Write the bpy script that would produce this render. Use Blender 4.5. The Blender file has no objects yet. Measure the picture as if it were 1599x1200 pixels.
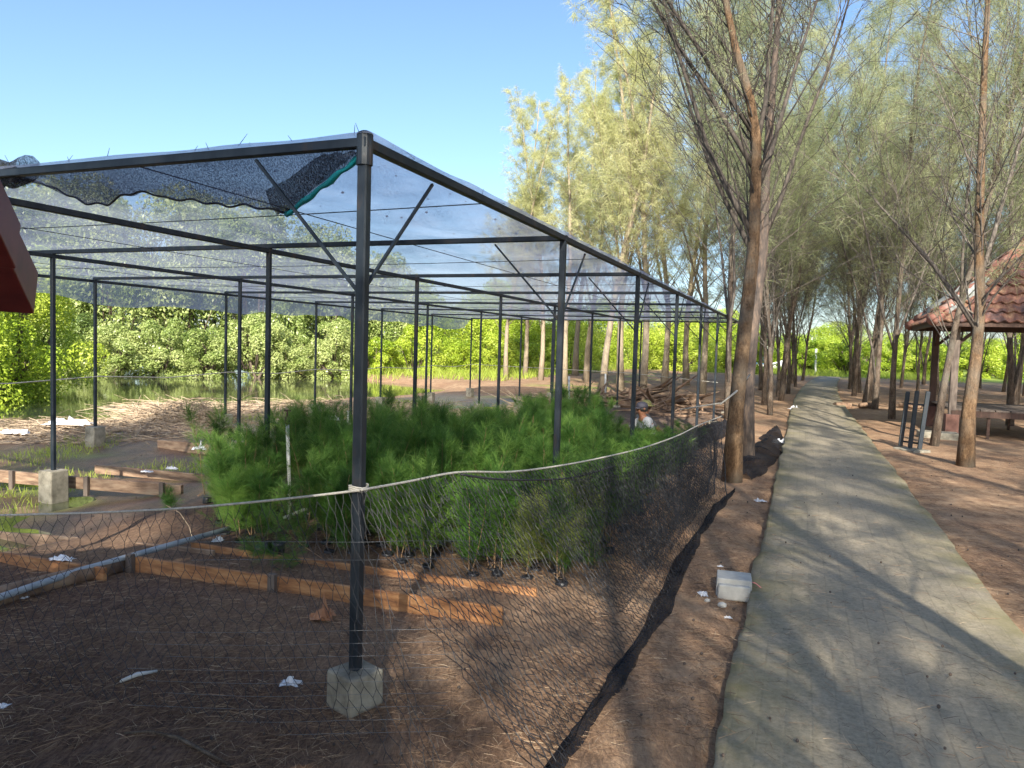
import bpy, math, random
import numpy as np
from mathutils import Vector, Matrix, noise as mnoise
R = math.radians
# ------------------------------------------------------------------ camera, sky, sun, exposure
FPX, PITCH, ROLL, YAW = 1152.2, .052826, .029190, .374517
X0, Y0, BA, BB, RH = -.65862, 3.20381, 2.80862, 2.84083, 2.4486
SUN_EL, SUN_AZ_X = 31.0, .04
sc = bpy.context.scene
cp, sp, cr, sr = math.cos(PITCH), math.sin(PITCH), math.cos(ROLL), math.sin(ROLL)
fw = Vector((0, cp, -sp)); up0 = Vector((0, sp, cp)); rt0 = Vector((1, 0, 0))
rt = cr * rt0 + sr * up0; up = -sr * rt0 + cr * up0
cam = bpy.data.cameras.new('camera'); cam.sensor_width = 36; cam.sensor_fit = 'HORIZONTAL'; cam.lens = FPX / 1599 * 36
cam.clip_start = .05; cam.clip_end = 3000
camo = bpy.data.objects.new('camera', cam); sc.collection.objects.link(camo)
M = Matrix(((rt.x, up.x, -fw.x, 0), (rt.y, up.y, -fw.y, 0), (rt.z, up.z, -fw.z, 1.6), (0, 0, 0, 1)))
camo.matrix_world = M; sc.camera = camo
L = Vector((SUN_AZ_X, math.cos(R(SUN_EL)), -math.sin(R(SUN_EL)))).normalized()
w = bpy.data.worlds.new('World'); sc.world = w; w.use_nodes = True
nt = w.node_tree; bg = nt.nodes['Background']; sky = nt.nodes.new('ShaderNodeTexSky')
sky.sky_type = 'NISHITA'; sky.sun_disc = False; sky.sun_elevation = R(SUN_EL)
sky.sun_rotation = math.atan2(-L.x, -L.y); sky.air_density = 1.0; sky.dust_density = 1.5; sky.ozone_density = 4.0
nt.links.new(sky.outputs[0], bg.inputs[0]); bg.inputs[1].default_value = .13
sl = bpy.data.lights.new('sun', 'SUN'); sl.energy = 5.0; sl.angle = R(.5); sl.color = (1, .93, .80)
so = bpy.data.objects.new('sun', sl); sc.collection.objects.link(so); so.rotation_euler = L.to_track_quat('-Z', 'Y').to_euler()
vs = sc.view_settings; vs.view_transform = 'Standard'; vs.look = 'None'; vs.gamma = 1; vs.exposure = 1.08; vs.use_curve_mapping = False
sc.cycles.transparent_max_bounces = 32; sc.cycles.max_bounces = 6; sc.cycles.use_denoising = True

# ------------------------------------------------------------------ coordinates
di = np.array([math.sin(YAW), math.cos(YAW)]); dj = np.array([-math.cos(YAW), math.sin(YAW)])
def W(u, v, z=0.0): return Vector((X0 + u * di[0] + v * dj[0], Y0 + u * di[1] + v * dj[1], z))
def UV(x, y):
    a = x - X0; b = y - Y0
    return a * di[0] + b * di[1], a * dj[0] + b * dj[1]
def ray(px, py):                       # measured pixel -> viewing direction (per metre of depth y)
    X, Y = px - 800, py - 600
    x = X * cr + Y * sr; y = -X * sr + Y * cr; q = -y / FPX
    r = Vector((x / FPX, cp + q * sp, -sp + q * cp)); return r / r.y
def gp(px, py, z=0.0):
    r = ray(px, py); t = (z - 1.6) / r.z; return Vector((r.x * t, t, z))
def dp(px, py, d): r = ray(px, py); return Vector((r.x * d, d, 1.6 + r.z * d))
def sst(a, b, x): t = np.clip((x - a) / (b - a), 0, 1); return t * t * (3 - 2 * t)
_rs = np.random.RandomState(5); _T = _rs.rand(256, 256)
def vn(x, y):                          # value noise 0..1
    x = np.asarray(x, float); y = np.asarray(y, float)
    xi = np.floor(x).astype(int); yi = np.floor(y).astype(int); fx = x - xi; fy = y - yi
    fx = fx * fx * (3 - 2 * fx); fy = fy * fy * (3 - 2 * fy)
    g = lambda a, b: _T[a % 256, b % 256]
    return (g(xi, yi) * (1 - fx) + g(xi + 1, yi) * fx) * (1 - fy) + (g(xi, yi + 1) * (1 - fx) + g(xi + 1, yi + 1) * fx) * fy
def ground_h(x, y):
    x = np.asarray(x, float); y = np.asarray(y, float); u, v = UV(x, y)
    n = (vn(x * .9 + 7, y * .9) - .5) * .05 + (vn(x * 3.1, y * 3.1 + 9) - .5) * .022 + (vn(x * 9, y * 9 + 4) - .5) * .012
    nb = vn(x * .33 + 3, y * .33 + 8) * .7 + vn(x * .9 + 31, y * .9 + 2) * .3
    ul = u - .42 * np.clip(v - 5, 0, 60); low = sst(3.4, 5.6, v + .25 * (vn(u * .6, v * .6) - .5)) * (1 - sst(20, 23, ul))
    deep = sst(10.5, 13, v) * (1 - sst(19.5, 22.5, ul))
    bank = sst(6.6, 8.5, v) * (1 - sst(11.0, 12.6, v)) * sst(2.5, 5, u) * .06
    h = n - low * .22 + low * (nb - .5) * .16 + bank - deep * .5
    pathm = (1 - sst(.75, .95, np.abs(v + 2.28 + .55 * np.clip((u - 18) / 23, 0, 3) ** 2))) 
    h = h - .20 * np.exp(-((x + 4.25) ** 2 / .5 + (y - 6.2) ** 2 / .35))
    return h - .03 * pathm - .012 * (1 - low)
def gh(x, y): return float(ground_h(x, y))
def onG(px, py):
    p = gp(px, py, 0)
    for _ in range(3): p = gp(px, py, gh(p.x, p.y))
    return p
WATER = -.235

# ------------------------------------------------------------------ materials
def nodes(name):
    m = bpy.data.materials.new(name); m.use_nodes = True; t = m.node_tree; return m, t, t.nodes['Principled BSDF']
def N(t, k, **kw):
    n = t.nodes.new(k)
    for a, b in kw.items(): setattr(n, a, b)
    return n
def ramp(t, fac, cols):
    r = N(t, 'ShaderNodeValToRGB'); e = r.color_ramp.elements
    while len(e) < len(cols): e.new(.5)
    for k, (p, c) in enumerate(cols): e[k].position = p; e[k].color = (*c, 1) if len(c) == 3 else c
    t.links.new(fac, r.inputs[0]); return r.outputs[0]
def coords(t, scale=(1, 1, 1), rot=0, kind='Object'):
    tc = N(t, 'ShaderNodeTexCoord'); mp = N(t, 'ShaderNodeMapping'); mp.inputs['Scale'].default_value = scale
    mp.inputs['Rotation'].default_value = (0, 0, rot); t.links.new(tc.outputs[kind], mp.inputs[0]); return mp.outputs[0]
def noise(t, vec, scale, detail=5, rough=.6, dist=0):
    n = N(t, 'ShaderNodeTexNoise'); n.inputs['Scale'].default_value = scale; n.inputs['Detail'].default_value = detail
    n.inputs['Roughness'].default_value = rough; n.inputs['Distortion'].default_value = dist
    if vec: t.links.new(vec, n.inputs['Vector'])
    return n.outputs['Fac']
def mixc(t, f, a, b, mode='MIX'):
    m = N(t, 'ShaderNodeMix', data_type='RGBA', blend_type=mode)
    for s, x in ((0, f), (6, a), (7, b)):
        if hasattr(x, 'is_linked'): t.links.new(x, m.inputs[s])
        elif isinstance(x, tuple): m.inputs[s].default_value = (*x, 1)
        else: m.inputs[s].default_value = x
    return m.outputs[2]
def bump(t, bs, h, s=.4, d=.02):
    b = N(t, 'ShaderNodeBump'); b.inputs['Strength'].default_value = s; b.inputs['Distance'].default_value = d
    t.links.new(h, b.inputs['Height']); t.links.new(b.outputs[0], bs.inputs['Normal'])
def simple(name, cols, scale=8, rough=.7, stretch=(1, 1, 1), bs=.3, bd=.01, metal=0, spec=.5, detail=6):
    m, t, b = nodes(name); v = coords(t, stretch); n = noise(t, v, scale, detail, .65)
    k = len(cols); c = ramp(t, n, [(.3 + .4 * i / max(1, k - 1), cols[i]) for i in range(k)])
    t.links.new(c, b.inputs['Base Color']); b.inputs['Roughness'].default_value = rough; b.inputs['Metallic'].default_value = metal
    b.inputs['Specular IOR Level'].default_value = spec
    if bs: bump(t, b, n, bs, bd)
    return m
def leafmat(name, cols, trans=.35, scale=.6, rough=.5, spec=.3):
    m, t, b = nodes(name); v = coords(t); n = noise(t, v, scale, 3, .7)
    oi = N(t, 'ShaderNodeObjectInfo'); ad = N(t, 'ShaderNodeMath', operation='MULTIPLY_ADD')
    t.links.new(oi.outputs['Random'], ad.inputs[0]); ad.inputs[1].default_value = .24; 
    ad2 = N(t, 'ShaderNodeMath', operation='SUBTRACT'); t.links.new(n, ad2.inputs[0]); ad2.inputs[1].default_value = .12; t.links.new(ad2.outputs[0], ad.inputs[2])
    g = N(t, 'ShaderNodeNewGeometry'); ad3 = N(t, 'ShaderNodeMath', operation='MULTIPLY_ADD'); t.links.new(g.outputs['Random Per Island'], ad3.inputs[0]); ad3.inputs[1].default_value = .22
    t.links.new(ad.outputs[0], ad3.inputs[2])
    k = len(cols); c = ramp(t, ad3.outputs[0], [(.35 + .4 * i / max(1, k - 1), cols[i]) for i in range(k)])
    t.links.new(c, b.inputs['Base Color']); b.inputs['Roughness'].default_value = rough; b.inputs['Specular IOR Level'].default_value = spec
    tr = N(t, 'ShaderNodeBsdfTranslucent'); t.links.new(c, tr.inputs[0]); mx = N(t, 'ShaderNodeMixShader'); mx.inputs[0].default_value = trans
    t.links.new(b.outputs[0], mx.inputs[1]); t.links.new(tr.outputs[0], mx.inputs[2]); t.links.new(mx.outputs[0], t.nodes['Material Output'].inputs[0])
    return m
MT = {}
def barkmat(name, cols, bs=.9):
    m, t, b = nodes(name); v = coords(t, (2.4, 2.4, .7)); n = noise(t, v, 5, 8, .7, .4); f = noise(t, coords(t, (3, 3, 1.4)), 22, 6, .75); p = noise(t, coords(t), 1.7, 4, .6)
    ad = N(t, 'ShaderNodeMath', operation='MULTIPLY_ADD'); t.links.new(f, ad.inputs[0]); ad.inputs[1].default_value = .45
    ad2 = N(t, 'ShaderNodeMath', operation='MULTIPLY_ADD'); t.links.new(n, ad2.inputs[0]); ad2.inputs[1].default_value = .55; ad2.inputs[2].default_value = 0; t.links.new(ad2.outputs[0], ad.inputs[2])
    c = ramp(t, ad.outputs[0], [(.36 + .28 * i / (len(cols) - 1), cols[i]) for i in range(len(cols))])
    c = mixc(t, ramp(t, p, [(.45, (0,) * 3), (.62, (.55,) * 3)]), c, (.20, .19, .16)); t.links.new(c, b.inputs['Base Color']); b.inputs['Roughness'].default_value = .92; b.inputs['Specular IOR Level'].default_value = .2
    bump(t, b, ad.outputs[0], bs, .05); return m
MT['bark'] = barkmat('casuarina_bark', [(.035, .028, .024), (.14, .105, .08), (.30, .235, .18)])
MT['bark_tan'] = barkmat('tan_bark', [(.035, .024, .016), (.17, .105, .06), (.34, .225, .13)], 1.0)
MT['limb'] = simple('branch_bark', [(.04, .035, .03), (.12, .10, .085), (.25, .22, .185)], 9, .9, (3, 3, .8), .5, .01)
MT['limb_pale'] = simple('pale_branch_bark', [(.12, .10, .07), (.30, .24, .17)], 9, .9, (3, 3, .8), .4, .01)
MT['limb_dark'] = simple('dark_branch_bark', [(.018, .016, .014), (.055, .045, .038), (.12, .10, .085)], 9, .9, (3, 3, .8), .5, .01)
MT['bark_dark'] = simple('dark_bark', [(.035, .03, .028), (.09, .07, .06), (.20, .14, .10)], 6, .9, (3, 3, .8), .7, .03)
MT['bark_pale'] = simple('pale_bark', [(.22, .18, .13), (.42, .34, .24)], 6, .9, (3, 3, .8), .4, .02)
MT['bark_mangrove'] = simple('mangrove_bark', [(.07, .05, .04), (.18, .14, .10)], 6, .9)
MT['needle'] = leafmat('casuarina_needles', [(.18, .23, .11), (.34, .38, .20), (.52, .54, .31)], .5, .5, .6)
MT['needle_pale'] = leafmat('sunlit_needles', [(.36, .40, .17), (.52, .53, .25), (.66, .64, .34)], .4, .4, .6)  # paler copy of the needle colour with full sun painted in
MT['sapling'] = leafmat('sapling_needles', [(.035, .09, .018), (.085, .20, .035), (.20, .33, .065)], .38, 2.0, .5)
MT['sapling_dry'] = leafmat('dry_sapling_needles', [(.12, .17, .04), (.24, .30, .08), (.36, .36, .14)], .3, 2.0, .6)
MT['mangrove'] = leafmat('mangrove_leaves', [(.11, .17, .045), (.29, .38, .10), (.50, .56, .22)], .35, .45, .35, .5)
MT['mangrove_yellow'] = leafmat('yellow_green_leaves', [(.20, .32, .025), (.38, .50, .045), (.55, .64, .10)], .35, .45, .4, .4)
MT['stem'] = simple('sapling_stem', [(.16, .09, .05), (.34, .22, .12)], 20, .8, bs=0)
MT['pot'] = simple('black_polybag', [(.008, .008, .01), (.03, .03, .035)], 30, .35, bs=.5, bd=.01)
MT['steel'] = simple('dark_painted_steel', [(.006, .011, .018), (.012, .02, .030), (.02, .028, .038), (.05, .035, .028)], 9, .5, (1, 1, .4), .15, .002, metal=.2)
MT['concrete'] = simple('weathered_concrete', [(.13, .115, .085), (.27, .245, .19), (.38, .35, .28)], 9, .9, bs=.5, bd=.01)
MT['concrete_pale'] = simple('pale_concrete', [(.36, .35, .32), (.52, .51, .47)], 12, .9, bs=.4, bd=.006)
MT['board'] = simple('orange_brown_board', [(.14, .06, .03), (.36, .165, .065), (.50, .27, .12)], 5, .8, (1, 1, 5), .4, .006)
MT['board_grey'] = simple('greyed_board', [(.10, .06, .04), (.26, .17, .11), (.38, .28, .19)], 5, .85, (1, 1, 5), .4, .006)
MT['wood_dark'] = simple('dark_wood', [(.03, .015, .010), (.09, .045, .03)], 8, .7, (3, 3, .5), .3, .005)
MT['wood_grey'] = simple('grey_wood', [(.08, .06, .05), (.20, .16, .13)], 8, .8, (3, 3, .5), .3, .005)
MT['pvc'] = simple('dusty_pvc', [(.42, .43, .43), (.62, .63, .63)], 12, .5, bs=0)
MT['pvc_blue'] = simple('blue_grey_pipe', [(.22, .26, .30), (.44, .48, .52)], 9, .45, bs=.1)
MT['rope'] = simple('pale_rope', [(.32, .30, .26), (.58, .55, .48)], 60, .8, bs=.3, bd=.002)
MT['mesh'] = simple('black_twine', [(.010, .011, .014), (.03, .03, .036)], 30, .6, bs=0)
MT['nylon'] = simple('nylon_line', [(.10, .105, .115), (.17, .18, .19)], 30, .4, bs=0)
MT['maroon'] = simple('maroon_roof_paint', [(.11, .016, .018), (.17, .026, .026), (.20, .04, .035)], 7, .45, bs=.15, bd=.004)
MT['tile'] = simple('clay_tile', [(.045, .032, .034), (.10, .062, .060), (.19, .085, .06), (.30, .18, .11), (.28, .23, .15)], 2.4, .88, (1, 1, 1), bs=.6, bd=.015, detail=10)
MT['tile_cap'] = simple('ridge_tile', [(.13, .06, .05), (.28, .12, .09), (.28, .22, .19)], 2.4, .8, bs=.4, bd=.01)
MT['mortar'] = simple('ridge_mortar', [(.24, .26, .26), (.42, .43, .42)], 4, .9, bs=.5, bd=.01)
MT['brick'] = simple('brick_pier', [(.12, .06, .045), (.22, .11, .085)], 9, .9, bs=.4, bd=.008)
MT['white'] = simple('white_plastic', [(.60, .62, .66), (.82, .83, .86)], 20, .5, bs=.2)
MT['pink'] = simple('pink_string', [(.75, .20, .22), (.85, .32, .32)], 20, .6, bs=0)
MT['teal'] = simple('teal_tape', [(.0, .20, .25), (.01, .34, .40)], 14, .5, bs=0)
MT['dry'] = simple('dry_reed', [(.20, .14, .095), (.40, .30, .20), (.54, .44, .32)], 9, .85, bs=0)
MT['log'] = simple('old_log', [(.09, .05, .035), (.22, .14, .09), (.34, .24, .16)], 7, .9, (1, 1, 1), .7, .02)
MT['leafbrown'] = simple('fallen_leaf', [(.28, .12, .06), (.42, .22, .12)], 12, .7)
MT['skin'] = simple('skin', [(.20, .085, .045), (.26, .12, .07)], 9, .6, bs=0)
MT['shirt'] = simple('pale_shirt', [(.26, .27, .29), (.36, .37, .39)], 9, .8, bs=.2)
MT['cap'] = simple('dark_cap', [(.03, .03, .045), (.06, .055, .075)], 20, .7, bs=0)
MT['hat'] = simple('green_hat', [(.18, .17, .06), (.30, .27, .10)], 9, .8, bs=.2)
MT['dshirt'] = simple('dark_shirt', [(.04, .04, .045), (.09, .09, .09)], 9, .8, bs=.2)
MT['trouser'] = simple('dark_trousers', [(.03, .03, .04), (.06, .06, .07)], 9, .8, bs=0)
MT['hair'] = simple('black_hair', [(.01, .01, .01), (.03, .025, .02)], 30, .6, bs=0)
MT['boat_white'] = simple('boat_white_paint', [(.6, .62, .64), (.8, .8, .8)], 4, .5, bs=0)
MT['boat_teal'] = simple('boat_teal_paint', [(.0, .25, .20), (.02, .36, .28)], 4, .5, bs=0)
MT['boat_blue'] = simple('boat_blue_paint', [(.04, .16, .42), (.08, .26, .52)], 4, .5, bs=0)
MT['grass'] = leafmat('grass_blades', [(.12, .18, .02), (.28, .38, .05), (.40, .48, .08)], .35, .3, .6)

def m_ground():
    m, t, b = nodes('sandy_forest_soil'); v = coords(t)
    big = noise(t, v, .8, 5, .6); mid = noise(t, v, 5, 6, .7); vs_ = coords(t, (1, .25, 1), -YAW - .5); fine = noise(t, vs_, 55, 4, .8, .6)
    vs2 = coords(t, (.3, 1, 1), .6); fine2 = noise(t, vs2, 60, 4, .8, .8)
    soil = ramp(t, mid, [(.32, (.20, .125, .08)), (.5, (.42, .28, .17)), (.7, (.60, .43, .28))])
    lit = ramp(t, fine, [(.36, (.09, .05, .035)), (.5, (.35, .19, .105)), (.66, (.64, .41, .23))])
    lit2 = ramp(t, fine2, [(.38, (.08, .048, .036)), (.52, (.27, .16, .10)), (.66, (.50, .34, .22))])
    l = mixc(t, .5, lit, lit2); fac = ramp(t, big, [(.36, (.25,) * 3), (.62, (.85,) * 3)])
    c = mixc(t, fac, soil, l)
    a = lambda n: N(t, 'ShaderNodeAttribute', attribute_name=n).outputs['Fac']
    mudn = ramp(t, mid, [(.3, (.035, .032, .034)), (.55, (.085, .075, .075)), (.75, (.17, .15, .14))])
    mud2 = mixc(t, .18, mudn, lit); c = mixc(t, a('mud'), c, mud2)
    c = mixc(t, a('dark'), c, mixc(t, 1.0, mixc(t, .5, mixc(t, .4, mudn, lit2), lit), (.62, .60, .62), 'MULTIPLY'))  # muddy litter mix, multiplied darker to paint in the foreground shade
    gr = ramp(t, noise(t, v, 2.2, 6, .7), [(.35, (.10, .14, .03)), (.5, (.25, .33, .05)), (.7, (.38, .42, .10))])
    c = mixc(t, a('green'), c, gr)
    t.links.new(c, b.inputs['Base Color']); 
    rr = N(t, 'ShaderNodeMapRange'); t.links.new(a('wet'), rr.inputs[0]); rr.inputs[3].default_value = .95; rr.inputs[4].default_value = .35
    t.links.new(rr.outputs[0], b.inputs['Roughness']); b.inputs['Specular IOR Level'].default_value = .25
    ad = N(t, 'ShaderNodeMath', operation='ADD'); t.links.new(fine, ad.inputs[0]); t.links.new(mid, ad.inputs[1])
    bump(t, b, ad.outputs[0], .8, .025); return m
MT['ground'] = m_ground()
def m_path():
    m, t, b = nodes('concrete_pavers'); v = coords(t, (1, 1, 1), YAW - math.pi / 2)
    br = N(t, 'ShaderNodeTexBrick'); t.links.new(v, br.inputs['Vector']); br.inputs['Scale'].default_value = 1.0
    br.inputs['Brick Width'].default_value = .21; br.inputs['Row Height'].default_value = .105; br.inputs['Mortar Size'].default_value = .006; br.inputs['Mortar Smooth'].default_value = .6
    br.inputs['Color1'].default_value = (.30, .27, .21, 1); br.inputs['Color2'].default_value = (.25, .23, .18, 1); br.inputs['Mortar'].default_value = (.17, .15, .12, 1)
    v2 = coords(t); dust = noise(t, v2, 1.3, 6, .65); fine = noise(t, v2, 40, 5, .8)
    c = mixc(t, ramp(t, dust, [(.32, (.45,) * 3), (.6, (.93,) * 3)]), br.outputs[0], ramp(t, fine, [(.3, (.17, .145, .105)), (.7, (.44, .375, .28))]))
    a = N(t, 'ShaderNodeAttribute', attribute_name='edge').outputs['Fac']
    moss = N(t, 'ShaderNodeMath', operation='MULTIPLY'); t.links.new(a, moss.inputs[0]); t.links.new(ramp(t, noise(t, v2, 2.2, 5, .7), [(.35, (0, 0, 0)), (.6, (1, 1, 1))]), moss.inputs[1])
    c = mixc(t, moss.outputs[0], c, mixc(t, noise(t, v2, 14, 4), (.15, .135, .06), (.30, .26, .15)))
    lt = coords(t, (1, .3, 1), .8); ln = noise(t, lt, 50, 4, .85, .8); c = mixc(t, ramp(t, ln, [(.6, (0,) * 3), (.72, (.4,) * 3)]), c, (.38, .24, .14))
    t.links.new(c, b.inputs['Base Color']); b.inputs['Roughness'].default_value = .9; b.inputs['Specular IOR Level'].default_value = .2
    ad = N(t, 'ShaderNodeMath', operation='MULTIPLY_ADD'); t.links.new(br.outputs['Fac'], ad.inputs[0]); ad.inputs[1].default_value = -.22; t.links.new(fine, ad.inputs[2])
    bump(t, b, ad.outputs[0], .5, .012); return m
MT['path'] = m_path()
def m_water():
    m, t, b = nodes('still_pond_water'); v = coords(t)
    b.inputs['Base Color'].default_value = (.05, .06, .035, 1); b.inputs['Roughness'].default_value = .04; b.inputs['Specular IOR Level'].default_value = .8
    c = ramp(t, noise(t, v, .5, 5, .7), [(.4, (.04, .05, .035)), (.65, (.16, .17, .06))]); t.links.new(c, b.inputs['Base Color'])
    n = noise(t, coords(t, (1, .4, 1)), 5, 4, .6); bump(t, b, n, .12, .02); return m
MT['water'] = m_water()
def m_net(name, lo, hi, scale, col, holes=True):
    m, t, b = nodes(name); v = coords(t, (1, 1, 1), YAW); n = noise(t, coords(t, (1, .45, .45), YAW), scale, 2, .5)
    big = noise(t, v, 1.6, 4, .6)
    f = ramp(t, n, [(.44, (lo,) * 3), (.56, (hi,) * 3)]); b2 = ramp(t, big, [(.3, (.82,) * 3), (.7, (1,) * 3)])
    fm = mixc(t, 1.0, f, b2, 'MULTIPLY')
    b.inputs['Base Color'].default_value = (*col, 1); b.inputs['Roughness'].default_value = .7
    tl = N(t, 'ShaderNodeBsdfTranslucent'); tl.inputs[0].default_value = (*[min(1, c * 2.2) for c in col], 1)
    ms = N(t, 'ShaderNodeMixShader'); ms.inputs[0].default_value = .45; t.links.new(b.outputs[0], ms.inputs[1]); t.links.new(tl.outputs[0], ms.inputs[2])
    tp = N(t, 'ShaderNodeBsdfTransparent'); mx = N(t, 'ShaderNodeMixShader'); t.links.new(fm, mx.inputs[0])
    t.links.new(tp.outputs[0], mx.inputs[1]); t.links.new(ms.outputs[0], mx.inputs[2]); t.links.new(mx.outputs[0], t.nodes['Material Output'].inputs[0]); return m
MT['net'] = m_net('shade_cloth', .64, .88, 210, (.17, .19, .25))
MT['net_fold'] = m_net('doubled_shade_cloth', .66, .95, 190, (.045, .055, .09))
MT['net_heap'] = m_net('crumpled_black_netting', .72, 1.0, 170, (.022, .022, .028))

# ------------------------------------------------------------------ mesh building
def link(name, me, parent=None, mat=None):
    o = bpy.data.objects.new(name, me); sc.collection.objects.link(o)
    if mat is not None and me is not None and not me.materials: me.materials.append(MT[mat] if isinstance(mat, str) else mat)
    if parent is not None: o.parent = parent
    return o
def tag(o, label=None, cat=None, group=None, kind=None):
    if label: o['label'] = label
    if cat: o['category'] = cat
    if group: o['group'] = group
    if kind: o['kind'] = kind
    return o
def empty(name, loc, label, cat, group=None, rz=0):
    o = bpy.data.objects.new(name, None); sc.collection.objects.link(o); o.location = loc; o.rotation_euler = (0, 0, rz); o.empty_display_size = .2
    return tag(o, label, cat, group)
def np_mesh(name, V, F):               # V (n,3), F (m,k) all the same k
    me = bpy.data.meshes.new(name); V = np.ascontiguousarray(V, dtype=np.float32); F = np.ascontiguousarray(F, dtype=np.int32); k = F.shape[1]
    me.vertices.add(len(V)); me.vertices.foreach_set('co', V.ravel()); me.loops.add(F.size); me.loops.foreach_set('vertex_index', F.ravel())
    me.polygons.add(len(F)); me.polygons.foreach_set('loop_start', np.arange(0, F.size, k, dtype=np.int32)); me.polygons.foreach_set('loop_total', np.full(len(F), k, dtype=np.int32))
    me.update(calc_edges=True); return me
class MB:
    def __init__(s): s.v = []; s.f = []
    def add(s, vs, fs):
        n = len(s.v); s.v += [tuple(x) for x in vs]; s.f += [tuple(i + n for i in f) for f in fs]; return s
    def box(s, c, size, rot=None, taper=1.0):
        hx, hy, hz = size[0] / 2, size[1] / 2, size[2] / 2; P = []
        for z in (-1, 1):
            k = taper if z > 0 else 1
            for x, y in ((-1, -1), (1, -1), (1, 1), (-1, 1)): P.append(Vector((x * hx * k, y * hy * k, z * hz)))
        if rot is not None: P = [rot @ p for p in P]
        c = Vector(c); return s.add([p + c for p in P], [(0, 3, 2, 1), (4, 5, 6, 7), (0, 1, 5, 4), (1, 2, 6, 5), (2, 3, 7, 6), (3, 0, 4, 7)])
    def bar(s, a, b, w_, h_=None, upv=(0, 0, 1), bev=0):
        a = Vector(a); b = Vector(b); h_ = h_ or w_; d = (b - a).normalized(); u = Vector(upv)
        if abs(d.dot(u)) > .95: u = Vector((di[0], di[1], 0))
        x = d.cross(u).normalized(); z = x.cross(d).normalized()
        if bev:
            e = bev; q = [(-1, -1 + e), (-1 + e, -1), (1 - e, -1), (1, -1 + e), (1, 1 - e), (1 - e, 1), (-1 + e, 1), (-1, 1 - e)]
        else: q = [(-1, -1), (1, -1), (1, 1), (-1, 1)]
        n = len(q); V = [p + x * (i * w_ / 2) + z * (j * h_ / 2) for p in (a, b) for i, j in q]
        return s.add(V, [tuple(range(n))[::-1], tuple(range(n, 2 * n))] + [(i, (i + 1) % n, (i + 1) % n + n, i + n) for i in range(n)])
    def tube(s, pts, rad, n=6, cap=True):
        pts = [Vector(p) for p in pts]; m = len(pts)
        if not hasattr(rad, '__len__'): rad = [rad] * m
        T = [(pts[min(i + 1, m - 1)] - pts[max(i - 1, 0)]).normalized() for i in range(m)]
        a = T[0].orthogonal().normalized(); V = []
        for i in range(m):
            a = (a - T[i] * a.dot(T[i]));  a = a.normalized() if a.length > 1e-6 else T[i].orthogonal().normalized(); b = T[i].cross(a)
            for k in range(n):
                th = 2 * math.pi * k / n; V.append(pts[i] + (a * math.cos(th) + b * math.sin(th)) * rad[i])
        F = [(i * n + k, i * n + (k + 1) % n, (i + 1) * n + (k + 1) % n, (i + 1) * n + k) for i in range(m - 1) for k in range(n)]
        if cap: F += [tuple(range(n))[::-1], tuple(range((m - 1) * n, m * n))]
        return s.add(V, F)
    def lathe(s, prof, c=(0, 0, 0), n=16, rot=None):
        V = []; c = Vector(c)
        for r, z in prof:
            for k in range(n):
                p = Vector((r * math.cos(2 * math.pi * k / n), r * math.sin(2 * math.pi * k / n), z)); V.append((rot @ p if rot is not None else p) + c)
        m = len(prof); F = [(i * n + k, i * n + (k + 1) % n, (i + 1) * n + (k + 1) % n, (i + 1) * n + k) for i in range(m - 1) for k in range(n)]
        F += [tuple(range(n))[::-1], tuple(range((m - 1) * n, m * n))]; return s.add(V, F)
    def mesh(s, name, smooth=False):
        me = bpy.data.meshes.new(name); me.from_pydata(s.v, [], s.f); me.validate(); me.update()
        if smooth: me.polygons.foreach_set('use_smooth', [True] * len(me.polygons))
        return me
    def build(s, name, mat, parent=None, smooth=False):
        return link(name, s.mesh(name, smooth), parent, mat)
def bevel(o, wd=.006, seg=2):
    b = o.modifiers.new('bevel', 'BEVEL'); b.width = wd; b.segments = seg; b.limit_method = 'ANGLE'; return o
rng = random.Random(11)
def jit(p, s): return Vector((p[0] + rng.gauss(0, s), p[1] + rng.gauss(0, s), p[2] + rng.gauss(0, s)))

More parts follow.
